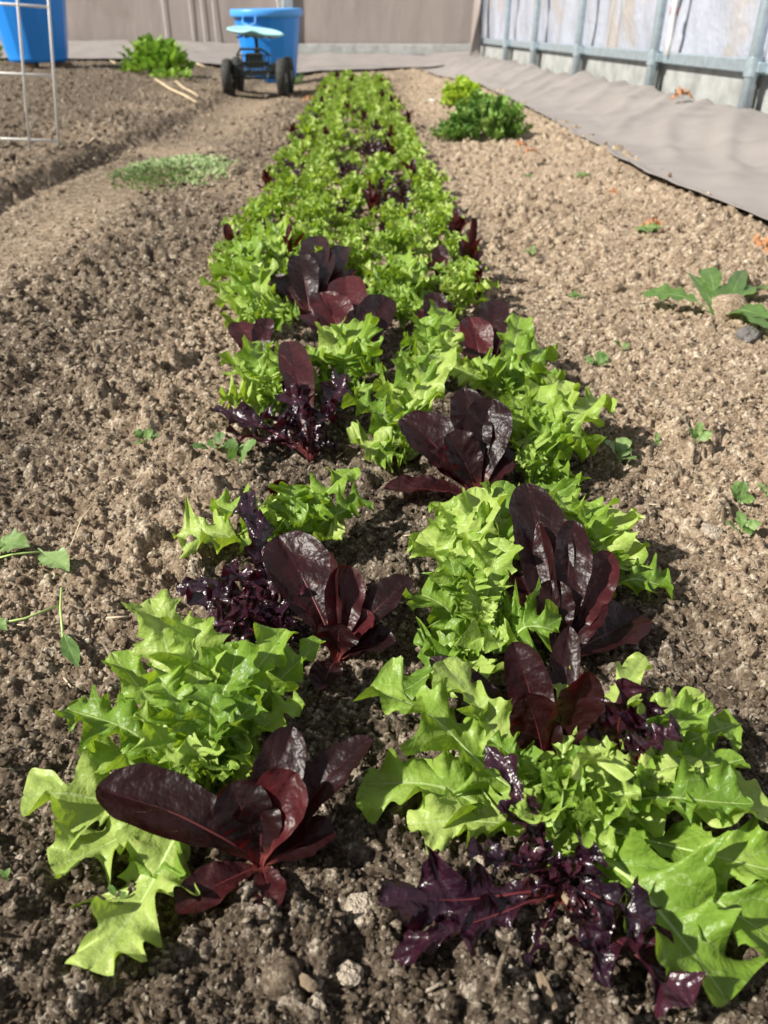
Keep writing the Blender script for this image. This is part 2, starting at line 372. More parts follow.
def leaf_geo(kind, p0, p1, p2, W, rs, H=None, roll=0., nt=64, nv=13, ruf=1., cup=None, depthk=1.):
    p0, p1, p2 = [np.asarray(p, float) for p in (p0, p1, p2)]
    dl, nl, tt, ntt, rf, ff, sh, cu = PAR[kind]
    if cup is not None: cu = cup
    nl = nl * rs.uniform(.85, 1.2); ntt = ntt * rs.uniform(.85, 1.15); dl = min(.85, dl * rs.uniform(.85, 1.2) * depthk)
    t = np.linspace(0, 1, nt)[:, None]; v = np.linspace(-1, 1, nv)[None]
    C = (1 - t) ** 2 * p0 + 2 * (1 - t) * t * p1 + t ** 2 * p2
    T = 2 * (1 - t) * (p1 - p0) + 2 * t * (p2 - p1); T /= np.linalg.norm(T, axis=1)[:, None] + 1e-9
    if H is None:
        H = p2 - p0; H = np.array([H[0], H[1], 0]); n = np.linalg.norm(H)
        if n < .02: H = H + np.array([0, .02, 0])
    H = np.array([H[0], H[1], 0.]); H /= np.linalg.norm(H) + 1e-9
    S = np.cross(H, [0, 0, 1.])[None] + 0 * T
    S = S - T * np.sum(S * T, 1)[:, None]; S /= np.linalg.norm(S, axis=1)[:, None]
    Nn = np.cross(S, T)
    rr = roll * (.35 + .65 * t); S, Nn = S * np.cos(rr) + Nn * np.sin(rr), Nn * np.cos(rr) - S * np.sin(rr)
    te, we = ENV[kind]
    env = np.interp(t[:, 0], te, we)
    k = np.ones(5) / 5; 
    if nt > 40: env[2:-2] = np.convolve(env, k, 'same')[2:-2]
    half = W / 2
    ww = []
    for side in (0, 1):
        ph, ph2 = rs.uniform(0, 1), rs.uniform(0, 1)
        tw = t[:, 0] + .035 * np.sin(t[:, 0] * 8 + rs.uniform(0, 6)) + .018 * np.sin(t[:, 0] * 19 + rs.uniform(0, 6))
        lobeamt = sst(.10, .28, t[:, 0]) * (1 - .45 * sst(.82, 1, t[:, 0]))
        # pointed lobes with round bays between them, smaller points riding on them
        c1 = np.abs(np.sin(PI * (nl * tw + ph))) ** .85 if dl > 0 else 0
        c2 = np.abs(np.sin(PI * (nl * ntt * tw + ph2))) if dl > 0 else 0
        am = 1 + .22 * np.sin(t[:, 0] * 13 + rs.uniform(0, 6))
        f = (1.18 - dl * c1 * lobeamt * am) * (1 - tt * .62 * c2 * lobeamt)
        if dl == 0: f = 1 + .02 * np.sin(t[:, 0] * 15 + ph * 6)
        ww.append(half * env * np.clip(f, .10, 1.4))
    wl, wr = ww[0][:, None], ww[1][:, None]
    lat = np.where(v < 0, v * wl, v * wr)
    av = np.abs(v)
    rph = [rs.uniform(0, 6.3) for _ in range(4)]
    fq = ff * rs.uniform(.85, 1.2)
    tq = t + .05 * np.sin(7 * t + rph[3]) + .10 * av * np.sin(4 * t + rph[1])
    ru = np.where(v < 0, np.sin(2 * PI * fq * tq + rph[0]) + .5 * av * np.sin(2 * PI * fq * 2.3 * tq + rph[1]),
                  np.sin(2 * PI * fq * tq * .93 + rph[2]) + .5 * av * np.sin(2 * PI * fq * 2.1 * tq + rph[3]))
    hh = half * env[:, None]
    nd = cu * av ** 1.6 * hh + rf * ruf * 1.25 * av ** 1.8 * ru * hh
    nd = nd + (.13 if dl > 0 else .05) * half * np.sin(t * 7 + rph[1]) + (.16 if dl > 0 else .04) * v * hh * np.sin(t * 5.3 + rph[3]) + .05 * hh * np.sin(lat / half * 5 + t * 11 + rph[2])
    nd = nd - .045 * half * np.exp(-(v / .12) ** 2) * sst(0, .2, t)          # groove over the rib
    along = sh * np.abs(lat) * (1 - .5 * t) + .12 * rf * hh * av * np.cos(2 * PI * fq * t + rph[0])
    V = C[:, None] + S[:, None] * (lat * (1 - .25 * rf * ruf * av ** 2))[..., None] + Nn[:, None] * nd[..., None] + T[:, None] * along[..., None]
    i = np.arange(nt * nv).reshape(nt, nv)
    Fc = np.stack([i[:-1, :-1], i[:-1, 1:], i[1:, 1:], i[1:, :-1]], -1).reshape(-1, 4)
    uv = np.stack([np.broadcast_to(t, (nt, nv)), np.where(v < 0, -1, 1) * np.abs(lat) / half], -1).reshape(-1, 2)
    # rib
    j = np.linspace(0, int(nt * .86), 12).astype(int); rc = C[j] - Nn[j] * (.02 * half + .002 * 0)
    rc = V[j, nv // 2] - Nn[j] * (.02 * half)
    rad = half * np.linspace(.085, .012, 12)
    return V.reshape(-1, 3), Fc, uv, (rc, rad)
MATS = {'frill': 'green', 'oak': 'green', 'romaine': 'romaine', 'redoak': 'redoak', 'round': 'weed', 'blade': 'weed', 'weedleaf': 'weed'}
LEAFN = [0]
def arc(base, tip, lift=.5, out=.3):
    h = tip - base; hd = np.array([h[0], h[1], 0]); L = np.linalg.norm(h)
    return base + hd * out + np.array([0, 0, max(h[2], 0) * .55 + lift * .55 * L * .6])
def add_leaf(plant, kind, base, tip, W, seed, lift=.5, out=.3, rib=True, m=None, nt=90, nv=15, tint=None, label=None, **k):
    rs = np.random.RandomState(seed); org = np.array(plant.location)
    ctrl = arc(base, tip, lift, out)
    V, Fc, uv, (rc, rad) = leaf_geo(kind, base - org, ctrl - org, tip - org, W, rs, nt=nt, nv=nv, **k)
    tn = rs.uniform(.1, .9) if tint is None else tint
    o = mesh_obj('leaf', V, Fc, m or M[MATS[kind]], plant, uv=uv, attrs={'tint': np.full(len(V), tn)})
    if rib and kind in ('frill', 'oak', 'romaine', 'redoak'):
        b = MB(); b.tube(list(rc), list(rad), 6); b.build('midrib', M['rib_green' if kind in ('frill', 'oak') else 'rib_red'], o, smooth=True)
    if label: o['label'] = label
    return o
# ------------------------------------------------------------------ near plants, each leaf set in its own place
def plant(name, base, label, cat, group, leaves, heart=None, lift=.5, out=.3, seed=0, vis=1.0):
    b = P(base[0], base[1], 0.0); b = P(base[0], base[1], mz(b[0], b[1]) + .004)
    e = empty(name, tuple(b), label, cat, group)
    for i, lf in enumerate(leaves):
        kind, px, py, z, w = lf[:5]; op = lf[5] if len(lf) > 5 else {}
        tip = P(px, py, b[2] + z); mid = (tip + b) / 2
        W = w * depth(tip * .6 + b * .4) / F
        kw = dict(lift=lift, out=out); kw.update(op)
        add_leaf(e, kind, b + np.array([0, 0, .002]), tip, W, seed * 100 + i, **kw)
    if heart:
        kind, n, R, Hh, w = heart; rs = np.random.RandomState(seed + 900)
        for i in range(n):
            a = i * 2.4 + rs.uniform(-.4, .4); q = (i + .5) / n
            r = R * (.15 + .85 * q ** .8) * rs.uniform(.85, 1.15); hz = Hh * (1 - .62 * q ** 1.6) * rs.uniform(.85, 1.15)
            tip = b + np.array([math.cos(a) * r, math.sin(a) * r, hz])
            add_leaf(e, kind, b + np.array([0, 0, .002]), tip, w * rs.uniform(.8, 1.2) * (.65 + .35 * q), seed * 100 + 50 + i, lift=.45, out=.15, nt=48, nv=11, rib=True,
                     roll=rs.uniform(-.4, .4))
    return e
GG, GR, GO = 'green lettuces in the bed', 'dark romaine lettuces in the bed', 'purple oakleaf lettuces in the bed'
FA = dict(H=(0, 1, 0))
fr, ok, ro, rd = 'frill', 'oak', 'romaine', 'redoak'
# front left green
plant('green_lettuce', (212, 800), 'large frilly green lettuce at the very front of the left row', 'lettuce', GG, [
    (fr, 150, 602, .085, 88), (fr, 192, 618, .092, 82), (fr, 238, 640, .085, 84), (fr, 285, 626, .075, 74), (fr, 322, 640, .06, 62), (fr, 303, 700, .055, 62),
    (fr, 112, 655, .06, 66), (fr, 66, 706, .045, 76), (fr, 84, 750, .03, 74), (fr, 158, 676, .080, 78), (fr, 215, 692, .085, 76), (fr, 262, 690, .075, 66),
    (fr, 185, 740, .06, 66), (fr, 135, 715, .06, 64), (ok, 26, 800, .022, 130, dict(lift=.35)), (ok, 52, 868, .014, 115, dict(lift=.3)),
    (ok, 92, 972, .010, 150, dict(lift=.42, depthk=.85)), (ok, 150, 875, .012, 84), (fr, 250, 745, .05, 56), (fr, 290, 760, .03, 50)],
    heart=(fr, 10, .035, .055, .030), seed=1)
plant('dark_romaine', (262, 868), 'dark red romaine with a broad leaf leaning left, in front of the frontmost green lettuce', 'lettuce', GR, [
    (ro, 97, 786, .045, 74, dict(lift=.35)), (ro, 293, 727, .060, 52, FA), (ro, 371, 737, .050, 44, dict(lift=.2)), (ro, 230, 783, .055, 58, dict(roll=.3)),
    (ro, 296, 772, .058, 62, dict(roll=-.4)), (ro, 336, 832, .022, 48), (ro, 276, 910, .010, 34), (ro, 176, 912, .012, 46, dict(lift=.35)),
    (ro, 262, 800, .045, 46, FA)], seed=2, lift=.3)
# second cluster left
plant('purple_oakleaf', (282, 648), 'purple frilly oakleaf lettuce right behind the frontmost green lettuce', 'lettuce', GO, [
    (rd, 176, 584, .028, 56), (rd, 194, 622, .02, 60), (rd, 246, 494, .070, 52, FA), (rd, 226, 562, .055, 56), (rd, 262, 560, .06, 50, FA), (rd, 232, 600, .04, 52),
    (rd, 200, 575, .03, 44), (rd, 300, 585, .05, 50), (rd, 270, 600, .05, 48, FA)], heart=(rd, 9, .028, .05, .024), seed=3)
plant('dark_romaine', (338, 662), 'dark romaine with an upright oval leaf beside the bare gap', 'lettuce', GR, [
    (ro, 278, 536, .070, 68, dict(H=(-.3, 1, 0))), (ro, 328, 552, .065, 34, dict(H=(0, 1, 0), roll=.9)), (ro, 348, 566, .06, 44, dict(H=(.3, 1, 0), roll=-.7)),
    (ro, 412, 578, .045, 40, dict(lift=.25)), (ro, 396, 640, .020, 40), (ro, 340, 624, .04, 44), (ro, 318, 690, .012, 34), (ro, 372, 612, .035, 36)], seed=4, lift=.3)
plant('green_lettuce', (292, 560), 'small green lettuce with one lobed leaf stretched left over bare soil', 'lettuce', GG, [
    (ok, 176, 534, .022, 78, dict(lift=.3)), (fr, 212, 500, .045, 56), (ok, 352, 466, .050, 56), (fr, 262, 505, .06, 56), (fr, 292, 484, .065, 52), (fr, 330, 502, .055, 58),
    (fr, 372, 500, .04, 50), (fr, 250, 530, .05, 50), (fr, 305, 520, .055, 52), (fr, 345, 535, .035, 48)], heart=(fr, 7, .024, .045, .022), seed=5)
plant('dark_romaine', (290, 515), 'very small brown romaine poking out of the small green lettuce', 'lettuce', GR, [
    (ro, 276, 480, .045, 26, FA), (ro, 300, 498, .03, 20)], seed=6)
plant('purple_oakleaf', (312, 462), 'purple oakleaf lettuce with a bare stalk, behind the round-leaved seedling', 'lettuce', GO, [
    (rd, 212, 412, .04, 44), (rd, 226, 432, .02, 46), (ro, 288, 342, .080, 34, FA), (rd, 346, 376, .055, 42), (rd, 284, 380, .07, 46, FA), (rd, 262, 410, .05, 46),
    (rd, 330, 400, .05, 40), (rd, 292, 410, .05, 44, FA), (rd, 340, 440, .02, 30)], heart=(rd, 6, .02, .06, .022), seed=7)
plant('green_lettuce', (275, 420), 'bushy green lettuce on the left edge around the purple oakleaf with a bare stalk', 'lettuce', GG, [
    (fr, 222, 396, .03, 60), (fr, 232, 360, .05, 56), (fr, 252, 345, .06, 52), (fr, 268, 375, .06, 56), (ok, 240, 420, .02, 56), (fr, 290, 350, .06, 52), (fr, 320, 350, .06, 50), (fr, 330, 380, .04, 50)],
    heart=(fr, 8, .03, .055, .025), seed=8)
plant('green_lettuce', (345, 400), 'green lettuce in front of the dark romaine with three broad upright leaves', 'lettuce', GG, [
    (fr, 330, 330, .07, 56, FA), (fr, 360, 325, .07, 56, FA), (fr, 385, 365, .045, 50), (fr, 345, 355, .06, 50), (fr, 375, 345, .06, 48), (fr, 300, 360, .05, 50), (ok, 365, 395, .02, 44)],
    heart=(fr, 7, .028, .05, .024), seed=9)
plant('dark_romaine', (352, 372), 'dark romaine with three broad upright leaves in the middle of the left row', 'lettuce', GR, [
    (ro, 320, 292, .085, 42, dict(H=(-.3, 1, 0))), (ro, 345, 278, .09, 42, FA), (ro, 388, 298, .075, 38, dict(roll=-.4, H=(.2, 1, 0))), (ro, 366, 310, .07, 32, FA), (ro, 300, 315, .055, 30)], seed=10, lift=.25)
plant('dark_romaine', (312, 325), 'dark romaine group of four oval leaves just behind the three-leaved one', 'lettuce', GR, [
    (ro, 299, 256, .085, 32, FA), (ro, 317, 236, .085, 32, FA), (ro, 328, 250, .08, 28, FA), (ro, 346, 246, .07, 32, dict(H=(.4, 1, 0))), (ro, 268, 276, .055, 28, dict(H=(-.6, 1, 0))), (ro, 355, 270, .05, 24)],
    seed=11, lift=.25)
plant('dark_romaine', (258, 372), 'dark romaine with short round leaves at the left edge of the bed', 'lettuce', GR, [
    (ro, 238, 322, .045, 34), (ro, 268, 318, .06, 22, FA), (ro, 232, 366, .02, 30)], seed=12, lift=.3)
# right row from the front
plant('green_lettuce', (560, 832), 'big lobed green lettuce sprawling across the front right of the bed', 'lettuce', GG, [
    (ok, 370, 688, .050, 130, dict(lift=.3)), (ok, 362, 780, .020, 118, dict(lift=.3)), (ok, 408, 826, .014, 82, dict(lift=.35)), (ok, 442, 664, .06, 80, dict(lift=.3)), (fr, 600, 748, .085, 78, FA),
    (fr, 560, 765, .07, 56, FA), (fr, 640, 790, .055, 66), (fr, 700, 690, .045, 56), (fr, 712, 706, .05, 60), (fr, 645, 655, .05, 50), (fr, 560, 652, .06, 40, FA), (fr, 742, 762, .04, 84),
    (ok, 775, 800, .030, 104, dict(lift=.35)), (ok, 800, 880, .022, 112, dict(lift=.4)), (ok, 732, 996, .020, 175, dict(lift=.42, depthk=1.15)), (ok, 785, 950, .012, 120), (fr, 740, 720, .035, 70), (fr, 755, 800, .045, 80), (fr, 545, 870, .025, 50), (fr, 520, 760, .05, 58),
    (fr, 490, 740, .04, 60), (fr, 620, 820, .06, 66), (fr, 700, 760, .045, 66), (fr, 560, 790, .07, 58), (fr, 520, 815, .05, 50)],
    heart=(fr, 12, .04, .065, .032), seed=20)
plant('purple_oakleaf', (560, 898), 'frontmost purple oakleaf lettuce lying flat on the soil', 'lettuce', GO, [
    (rd, 378, 905, .018, 92, dict(lift=.25)), (rd, 392, 960, .008, 64), (rd, 690, 1010, .028, 104, dict(lift=.3)), (rd, 655, 925, .042, 84), (rd, 524, 968, .006, 30, dict(lift=.1)),
    (rd, 466, 850, .040, 54), (rd, 486, 744, .060, 44, FA), (rd, 500, 800, .05, 46), (rd, 600, 850, .04, 60), (rd, 560, 860, .035, 50, FA), (rd, 610, 985, .025, 70), (rd, 520, 850, .035, 46)],
    heart=(rd, 6, .025, .03, .024), seed=21)
plant('dark_romaine', (545, 782), 'dark romaine with short wide red leaves inside the big sprawling green lettuce', 'lettuce', GR, [
    (ro, 513, 642, .085, 46, FA), (ro, 524, 694, .075, 54, FA), (ro, 590, 672, .095, 52, dict(H=(.3, 1, 0), roll=-.5)), (ro, 430, 658, .045, 42, dict(H=(-.5, 1, 0))), (ro, 570, 626, .08, 32, FA), (ro, 480, 700, .04, 40)],
    seed=22, lift=.25)
plant('purple_oakleaf', (612, 792), 'purple oakleaf lettuce standing over the right side of the sprawling green lettuce', 'lettuce', GO, [
    (rd, 622, 676, .10, 66, FA), (rd, 678, 735, .085, 70), (rd, 655, 700, .09, 56, FA), (rd, 592, 712, .055, 44, FA), (rd, 640, 742, .05, 50)], seed=23, lift=.25)
plant('dark_romaine', (556, 668), 'tall dark romaine with a folded red centre leaf beside the pale curly lettuce', 'lettuce', GR, [
    (ro, 526, 484, .095, 62, dict(H=(-.15, 1, 0))), (ro, 538, 522, .085, 28, dict(roll=1.1, H=(0, 1, 0))), (ro, 574, 520, .085, 42, dict(H=(.1, 1, 0), roll=-.3)), (ro, 612, 552, .06, 42, dict(lift=.2, roll=-.5)),
    (ro, 640, 616, .014, 70, dict(lift=.3)), (ro, 600, 600, .04, 44), (ro, 550, 580, .06, 40, FA), (ro, 510, 560, .06, 36, dict(H=(-.3, 1, 0)))], seed=24, lift=.25)
plant('green_lettuce', (478, 655), 'pale green curly lettuce left of the tall dark romaine', 'lettuce', GG, [
    (ok, 422, 528, .06, 80), (ok, 418, 592, .04, 90), (fr, 476, 490, .08, 66, FA), (fr, 505, 484, .075, 62, FA), (fr, 452, 505, .07, 62, FA), (ok, 520, 506, .07, 60, FA), (ok, 558, 628, .040, 100, dict(lift=.3, H=(1, .3, 0))), (ok, 450, 560, .06, 66),
    (fr, 500, 540, .07, 66, FA), (ok, 420, 648, .02, 80), (ok, 402, 690, .012, 70), (fr, 470, 580, .06, 60), (ok, 462, 700, .02, 84), (ok, 500, 650, .05, 80), (fr, 440, 500, .06, 60), (fr, 530, 600, .04, 50)],
    heart=(fr, 9, .035, .05, .028), seed=25)
plant('green_lettuce', (585, 600), 'green lettuce with leaves reaching right from behind the tall dark romaine', 'lettuce', GG, [
    (ok, 672, 580, .020, 66, dict(lift=.4)), (ok, 618, 508, .05, 84), (ok, 640, 545, .035, 60), (fr, 590, 500, .06, 66, FA), (fr, 560, 495, .06, 60, FA), (ok, 605, 545, .04, 60)], seed=26)
plant('dark_romaine', (478, 502), 'large dark romaine with four upright leaves in the middle of the right row', 'lettuce', GR, [
    (ro, 401, 418, .07, 58, dict(H=(-.4, 1, 0))), (ro, 464, 388, .095, 42, FA), (ro, 492, 400, .09, 50, dict(H=(.1, 1, 0))), (ro, 447, 434, .07, 42, dict(H=(-.1, 1, 0), roll=-.4)), (ro, 384, 488, .018, 36, dict(lift=.25)),
    (ro, 520, 430, .05, 34), (ro, 544, 424, .045, 34), (ro, 512, 460, .04, 34), (ro, 425, 455, .05, 36)], seed=27, lift=.25)
plant('green_lettuce', (530, 492), 'broad green lettuce stretching right beside the large four-leaved dark romaine', 'lettuce', GG, [
    (fr, 603, 398, .05, 66), (fr, 588, 432, .04, 66), (ok, 572, 470, .02, 70), (fr, 540, 385, .07, 56, FA), (fr, 565, 380, .06, 56), (fr, 515, 395, .07, 52, FA), (fr, 550, 420, .06, 60), (ok, 560, 500, .012, 60), (fr, 520, 440, .05, 54)],
    heart=(fr, 8, .03, .055, .026), seed=28)
plant('green_lettuce', (415, 458), 'green lettuce with jagged leaves pointing left into the gap between the rows', 'lettuce', GG, [
    (ok, 350, 440, .03, 66), (ok, 355, 402, .05, 60), (ok, 378, 462, .012, 50), (fr, 388, 380, .06, 56), (fr, 415, 360, .07, 60, FA), (fr, 440, 350, .07, 56, FA), (fr, 400, 410, .05, 54)],
    heart=(fr, 7, .028, .05, .025), seed=29)
plant('dark_romaine', (484, 388), 'dark romaine showing a pinkish round leaf beside a dark one', 'lettuce', GR, [
    (ro, 470, 318, .075, 34, dict(tint=.95, H=(-.1, 1, 0))), (ro, 497, 300, .085, 32, dict(H=(.2, 1, 0))), (ro, 508, 340, .05, 24), (ro, 460, 350, .05, 24)], seed=30, lift=.25)
plant('green_lettuce', (505, 410), 'green lettuce holding a wide paddle leaf right of the pinkish romaine', 'lettuce', GG, [
    (fr, 520, 318, .075, 46, dict(H=(.2, 1, 0), ruf=.6)), (fr, 548, 350, .05, 52), (fr, 480, 362, .06, 48, FA), (fr, 560, 378, .03, 50), (fr, 445, 365, .06, 46, FA), (fr, 532, 372, .05, 44)], heart=(fr, 7, .03, .05, .024), seed=31)
plant('green_lettuce', (432, 392), 'green lettuce with tall blades behind the gap at the centre of the bed', 'lettuce', GG, [
    (fr, 425, 318, .08, 42, FA), (fr, 445, 310, .08, 42, FA), (fr, 410, 335, .06, 40), (fr, 455, 335, .07, 40, FA), (fr, 400, 355, .04, 40)], heart=(fr, 7, .028, .055, .022), seed=32)
plant('dark_romaine', (436, 352), 'small reddish brown romaine surrounded by green near the centre line', 'lettuce', GR, [
    (ro, 434, 292, .075, 26, FA), (ro, 446, 300, .06, 20, FA), (ro, 420, 310, .05, 18)], seed=33, lift=.25)
plant('dark_romaine', (445, 292), 'dark romaine with narrow leaning leaves behind the small reddish brown one', 'lettuce', GR, [
    (ro, 438, 246, .07, 18, dict(H=(.5, 1, 0))), (ro, 444, 256, .06, 18, FA), (ro, 430, 262, .05, 16)], seed=34, lift=.25)

plant('green_lettuce', (262, 340), 'feathery green lettuce filling the left edge of the bed beside the four oval romaine leaves', 'lettuce', GG, [
    (fr, 222, 290, .03, 50), (fr, 226, 262, .05, 50), (fr, 246, 246, .07, 50), (fr, 232, 322, .02, 46), (fr, 262, 270, .07, 46, FA), (fr, 282, 300, .06, 44, FA), (fr, 300, 316, .04, 40)], heart=(fr, 9, .04, .065, .03), seed=40)
plant('green_lettuce', (285, 296), 'green lettuce just behind the four oval romaine leaves of the left row', 'lettuce', GG, [
    (fr, 240, 252, .04, 40), (fr, 252, 228, .06, 40), (fr, 276, 222, .075, 40, FA), (fr, 300, 236, .06, 36, FA), (fr, 322, 262, .04, 36)], heart=(fr, 8, .045, .065, .03), seed=41)
plant('green_lettuce', (402, 330), 'green lettuce closing the gap between the rows right of the three-leaved romaine', 'lettuce', GG, [
    (fr, 398, 252, .075, 42, FA), (fr, 415, 268, .06, 40), (fr, 380, 270, .06, 38), (fr, 424, 300, .04, 40)], heart=(fr, 9, .045, .07, .03), seed=42)

# ------------------------------------------------------------------ farther plants: made once for each look, then copied
def plant_tree(name, kind, n, R, Hh, w, seed, merged, nt, nv, mt=None):
    rs = np.random.RandomState(seed); e = bpy.data.objects.new(name, None); COL.objects.link(e); e.empty_display_size = .02
    Vs, Fs, Us, Ts = [], [], [], []; k = 0
    e.location = (0, 0, 0)
    for i in range(n):
        a = i * 2.4 + rs.uniform(-.4, .4); q = (i + .5) / n
        r = R * (.12 + .88 * q ** .8) * rs.uniform(.8, 1.2); hz = Hh * (1 - .7 * q ** 1.7) * rs.uniform(.8, 1.2)
        base = np.array([0, 0, .002]); tip = np.array([math.cos(a) * r, math.sin(a) * r, hz])
        W = w * rs.uniform(.8, 1.2) * (.65 + .35 * q); kk = 'oak' if kind == 'frill' and i % 3 == 2 else kind
        V, Fc, uv, _ = leaf_geo(kk, base, arc(base, tip, .45, .15), tip, W, np.random.RandomState(seed * 50 + i), nt=nt, nv=nv, roll=rs.uniform(-.4, .4))
        tn = rs.uniform(.35, 1.1) if kind == 'frill' else rs.uniform(.1, 1)
        if merged: Vs.append(V); Fs.append(Fc + k); Us.append(uv); Ts.append(np.full(len(V), tn)); k += len(V)
        else: mesh_obj('leaf', V, Fc, mt or M[MATS[kind]], e, uv=uv, attrs={'tint': np.full(len(V), tn)})
    if merged:
        COL.objects.unlink(e); bpy.data.objects.remove(e)
        e = mesh_obj(name, np.concatenate(Vs), np.concatenate(Fs), mt or M[MATS[kind]], uv=np.concatenate(Us), attrs={'tint': np.concatenate(Ts)})
    return e
def copy_tree(o, parent=None):
    c = o.copy(); COL.objects.link(c); c.parent = parent
    for ch in list(o.children): copy_tree(ch, c)
    return c
KN = {'frill': ('green_lettuce', 15, .088, .085, .056), 'romaine': ('dark_romaine', 7, .052, .105, .036), 'redoak': ('purple_oakleaf', 12, .075, .08, .036)}
protos = {}
for kind, (nm, n, R, Hh, w) in KN.items():
    for md in (0, 1):
        protos[kind, md] = [[plant_tree(nm, kind, n, R, Hh, w, 300 + 17 * j + 5 * md, md == 1, 48 if md == 0 else 30, 9 if md == 0 else 7), False] for j in range(4 if kind == 'frill' else 3)]
def place(kind, x, y, s, label, group, rs):
    md = 0 if y < 2.3 else 1
    e = protos[kind, md][rs.randint(len(protos[kind, md]))]
    o = copy_tree(e[0])
    o.location = (x, y, mz(x, y) + .004); o.rotation_euler = (rs.uniform(-.08, .08), rs.uniform(-.08, .08), rs.uniform(0, 6.28)); o.scale = (s, s, s * rs.uniform(.9, 1.15))
    tag(o, label, 'lettuce', group)
ORD = 'first second third fourth fifth sixth seventh eighth ninth tenth eleventh twelfth'.split()
rs = np.random.RandomState(5)
cnt = {}
WORD = {'frill': 'green frilly lettuce', 'romaine': 'dark red romaine', 'redoak': 'purple oakleaf lettuce'}
def rowx(row, y): return (-.178 if row == 0 else .128) - .0286 * y
for row, y0 in ((0, 1.50), (1, 1.34)):
    y = y0; i = 0
    while y < 8.35:
        x = rowx(row, y); sd = 'left' if row == 0 else 'right'
        zone = 'middle stretch' if y < 3.3 else 'far stretch'
        gp = {'frill': GG, 'romaine': GR, 'redoak': GO}
        def lab(kind, where):
            key = (kind, sd, zone, where); cnt[key] = cnt.get(key, 0) + 1; c = cnt[key]
            if y < 3.3 and c <= 12:
                return f'{WORD[kind]}, {ORD[c - 1]} from the front {where} in the {sd} row\'s middle stretch', gp[kind]
            return (f'{WORD[kind]} {where} in the far stretch of the {sd} row, small',
                    f'{WORD[kind]} {where} far down the {sd} row')
        kind = 'frill' if rs.rand() < (.86 if row else .82) else 'redoak'
        for dx in (-.06, .05):
            l, g = lab(kind, 'at left' if dx < 0 else 'at right'); place(kind, x + dx + rs.uniform(-.02, .02), y + rs.uniform(-.03, .03), rs.uniform(.8, 1.1), l, g, rs); kind = 'frill'
        if rs.rand() < .62:
            k2 = 'romaine' if rs.rand() < .65 else 'redoak'
            l, g = lab(k2, 'amid greens'); place(k2, x + rs.uniform(-.12, .12), y + .07 + rs.uniform(-.02, .02), rs.uniform(.75, 1.0), l, g, rs)
        if y < 2.5 or y > 5.0 or rs.rand() < .35:
            k2 = 'redoak' if rs.rand() < .3 else 'frill'
            l, g = lab(k2, 'by the gap'); place(k2, -.024 - .0286 * y + rs.uniform(-.03, .03), y + rs.uniform(-.05, .05), rs.uniform(.55, .85), l, g, rs)
        y += .155 + rs.uniform(-.015, .015); i += 1
def drop_tree(o):
    for ch in list(o.children): drop_tree(ch)
    bpy.data.objects.remove(o)
for pl in protos.values():
    for e_ in pl: drop_tree(e_[0])
# ------------------------------------------------------------------ things of the greenhouse
def film_mat(name, col, stain, sscale, rough, trans, streak, amt=.5):
    m, nt, b = mat(name); out = nt.nodes['Material Output']; tc = N(nt, 'ShaderNodeTexCoord')
    n = N(nt, 'ShaderNodeTexNoise', Scale=sscale, Detail=5.0, Roughness=.6); nt.links.new(tc.outputs['Object'], n.inputs['Vector'])
    mp = N(nt, 'ShaderNodeMapping'); mp.inputs['Scale'].default_value = streak; nt.links.new(tc.outputs['Object'], mp.inputs[0])
    n2 = N(nt, 'ShaderNodeTexNoise', Scale=6.0, Detail=4.0); nt.links.new(mp.outputs[0], n2.inputs['Vector'])
    f = ramp(nt, n.outputs[0], [(.52, (0, 0, 0)), (.66, (amt,) * 3)])
    c = mixc(nt, f, col, stain); c = mixc(nt, .3, c, ramp(nt, n2.outputs[0], [(.3, tuple(x * .8 for x in col)), (.62, col), (.72, tuple(min(1, x * 1.5) for x in col))]))
    nt.links.new(c, b.inputs['Base Color']); b.inputs['Roughness'].default_value = rough
    bp = N(nt, 'ShaderNodeBump', Strength=.5, Distance=.02); nt.links.new(n2.outputs[0], bp.inputs['Height']); nt.links.new(bp.outputs[0], b.inputs['Normal'])
    tr = N(nt, 'ShaderNodeBsdfTranslucent'); nt.links.new(c, tr.inputs[0]); mx = N(nt, 'ShaderNodeMixShader'); mx.inputs[0].default_value = trans
    nt.links.new(b.outputs[0], mx.inputs[1]); nt.links.new(tr.outputs[0], mx.inputs[2]); nt.links.new(mx.outputs[0], out.inputs[0]); return m
M['film'] = film_mat('side_film', (.60, .63, .72), (.60, .45, .26), 2.2, .2, .35, (5, 5, 4), .6)
M['backfilm'] = film_mat('end_film', (.40, .345, .32), (.27, .19, .16), .8, .4, .25, (1.2, 1.2, .4), .6)
M['galv'] = simple('galvanised_steel', (.42, .50, .55), .4, .55, .15, 30)
M['board'] = simple('weathered_board', (.34, .35, .34), .7, .0, .25, 9, .3)
M['cloth'] = simple('ground_cloth', (.26, .235, .222), .85, 0, .07, 6, .35, 700)
M['blue'] = simple('blue_plastic', (.02, .27, .85), .3, 0, .06, 3)
M['bluerim'] = simple('light_blue_plastic', (.08, .36, .88), .35)
M['rubber'] = simple('tyre_rubber', (.035, .035, .032), .8, 0, .5, 40)
M['hub'] = simple('hub_steel', (.3, .3, .3), .5, .3)
M['seat'] = simple('pale_cyan_plastic', (.36, .66, .72), .4)
M['iron'] = simple('dark_green_iron', (.028, .036, .034), .5, .3)
M['white'] = simple('white_wire', (.75, .74, .72), .5)
M['straw'] = simple('straw', (.62, .50, .32), .8, 0, .2, 60)
M['wood'] = simple('old_wood', (.19, .14, .09), .9, 0, .4, 60, .5)
M['dryleaf'] = simple('dry_leaf', (.42, .20, .09), .8, 0, .3, 60)
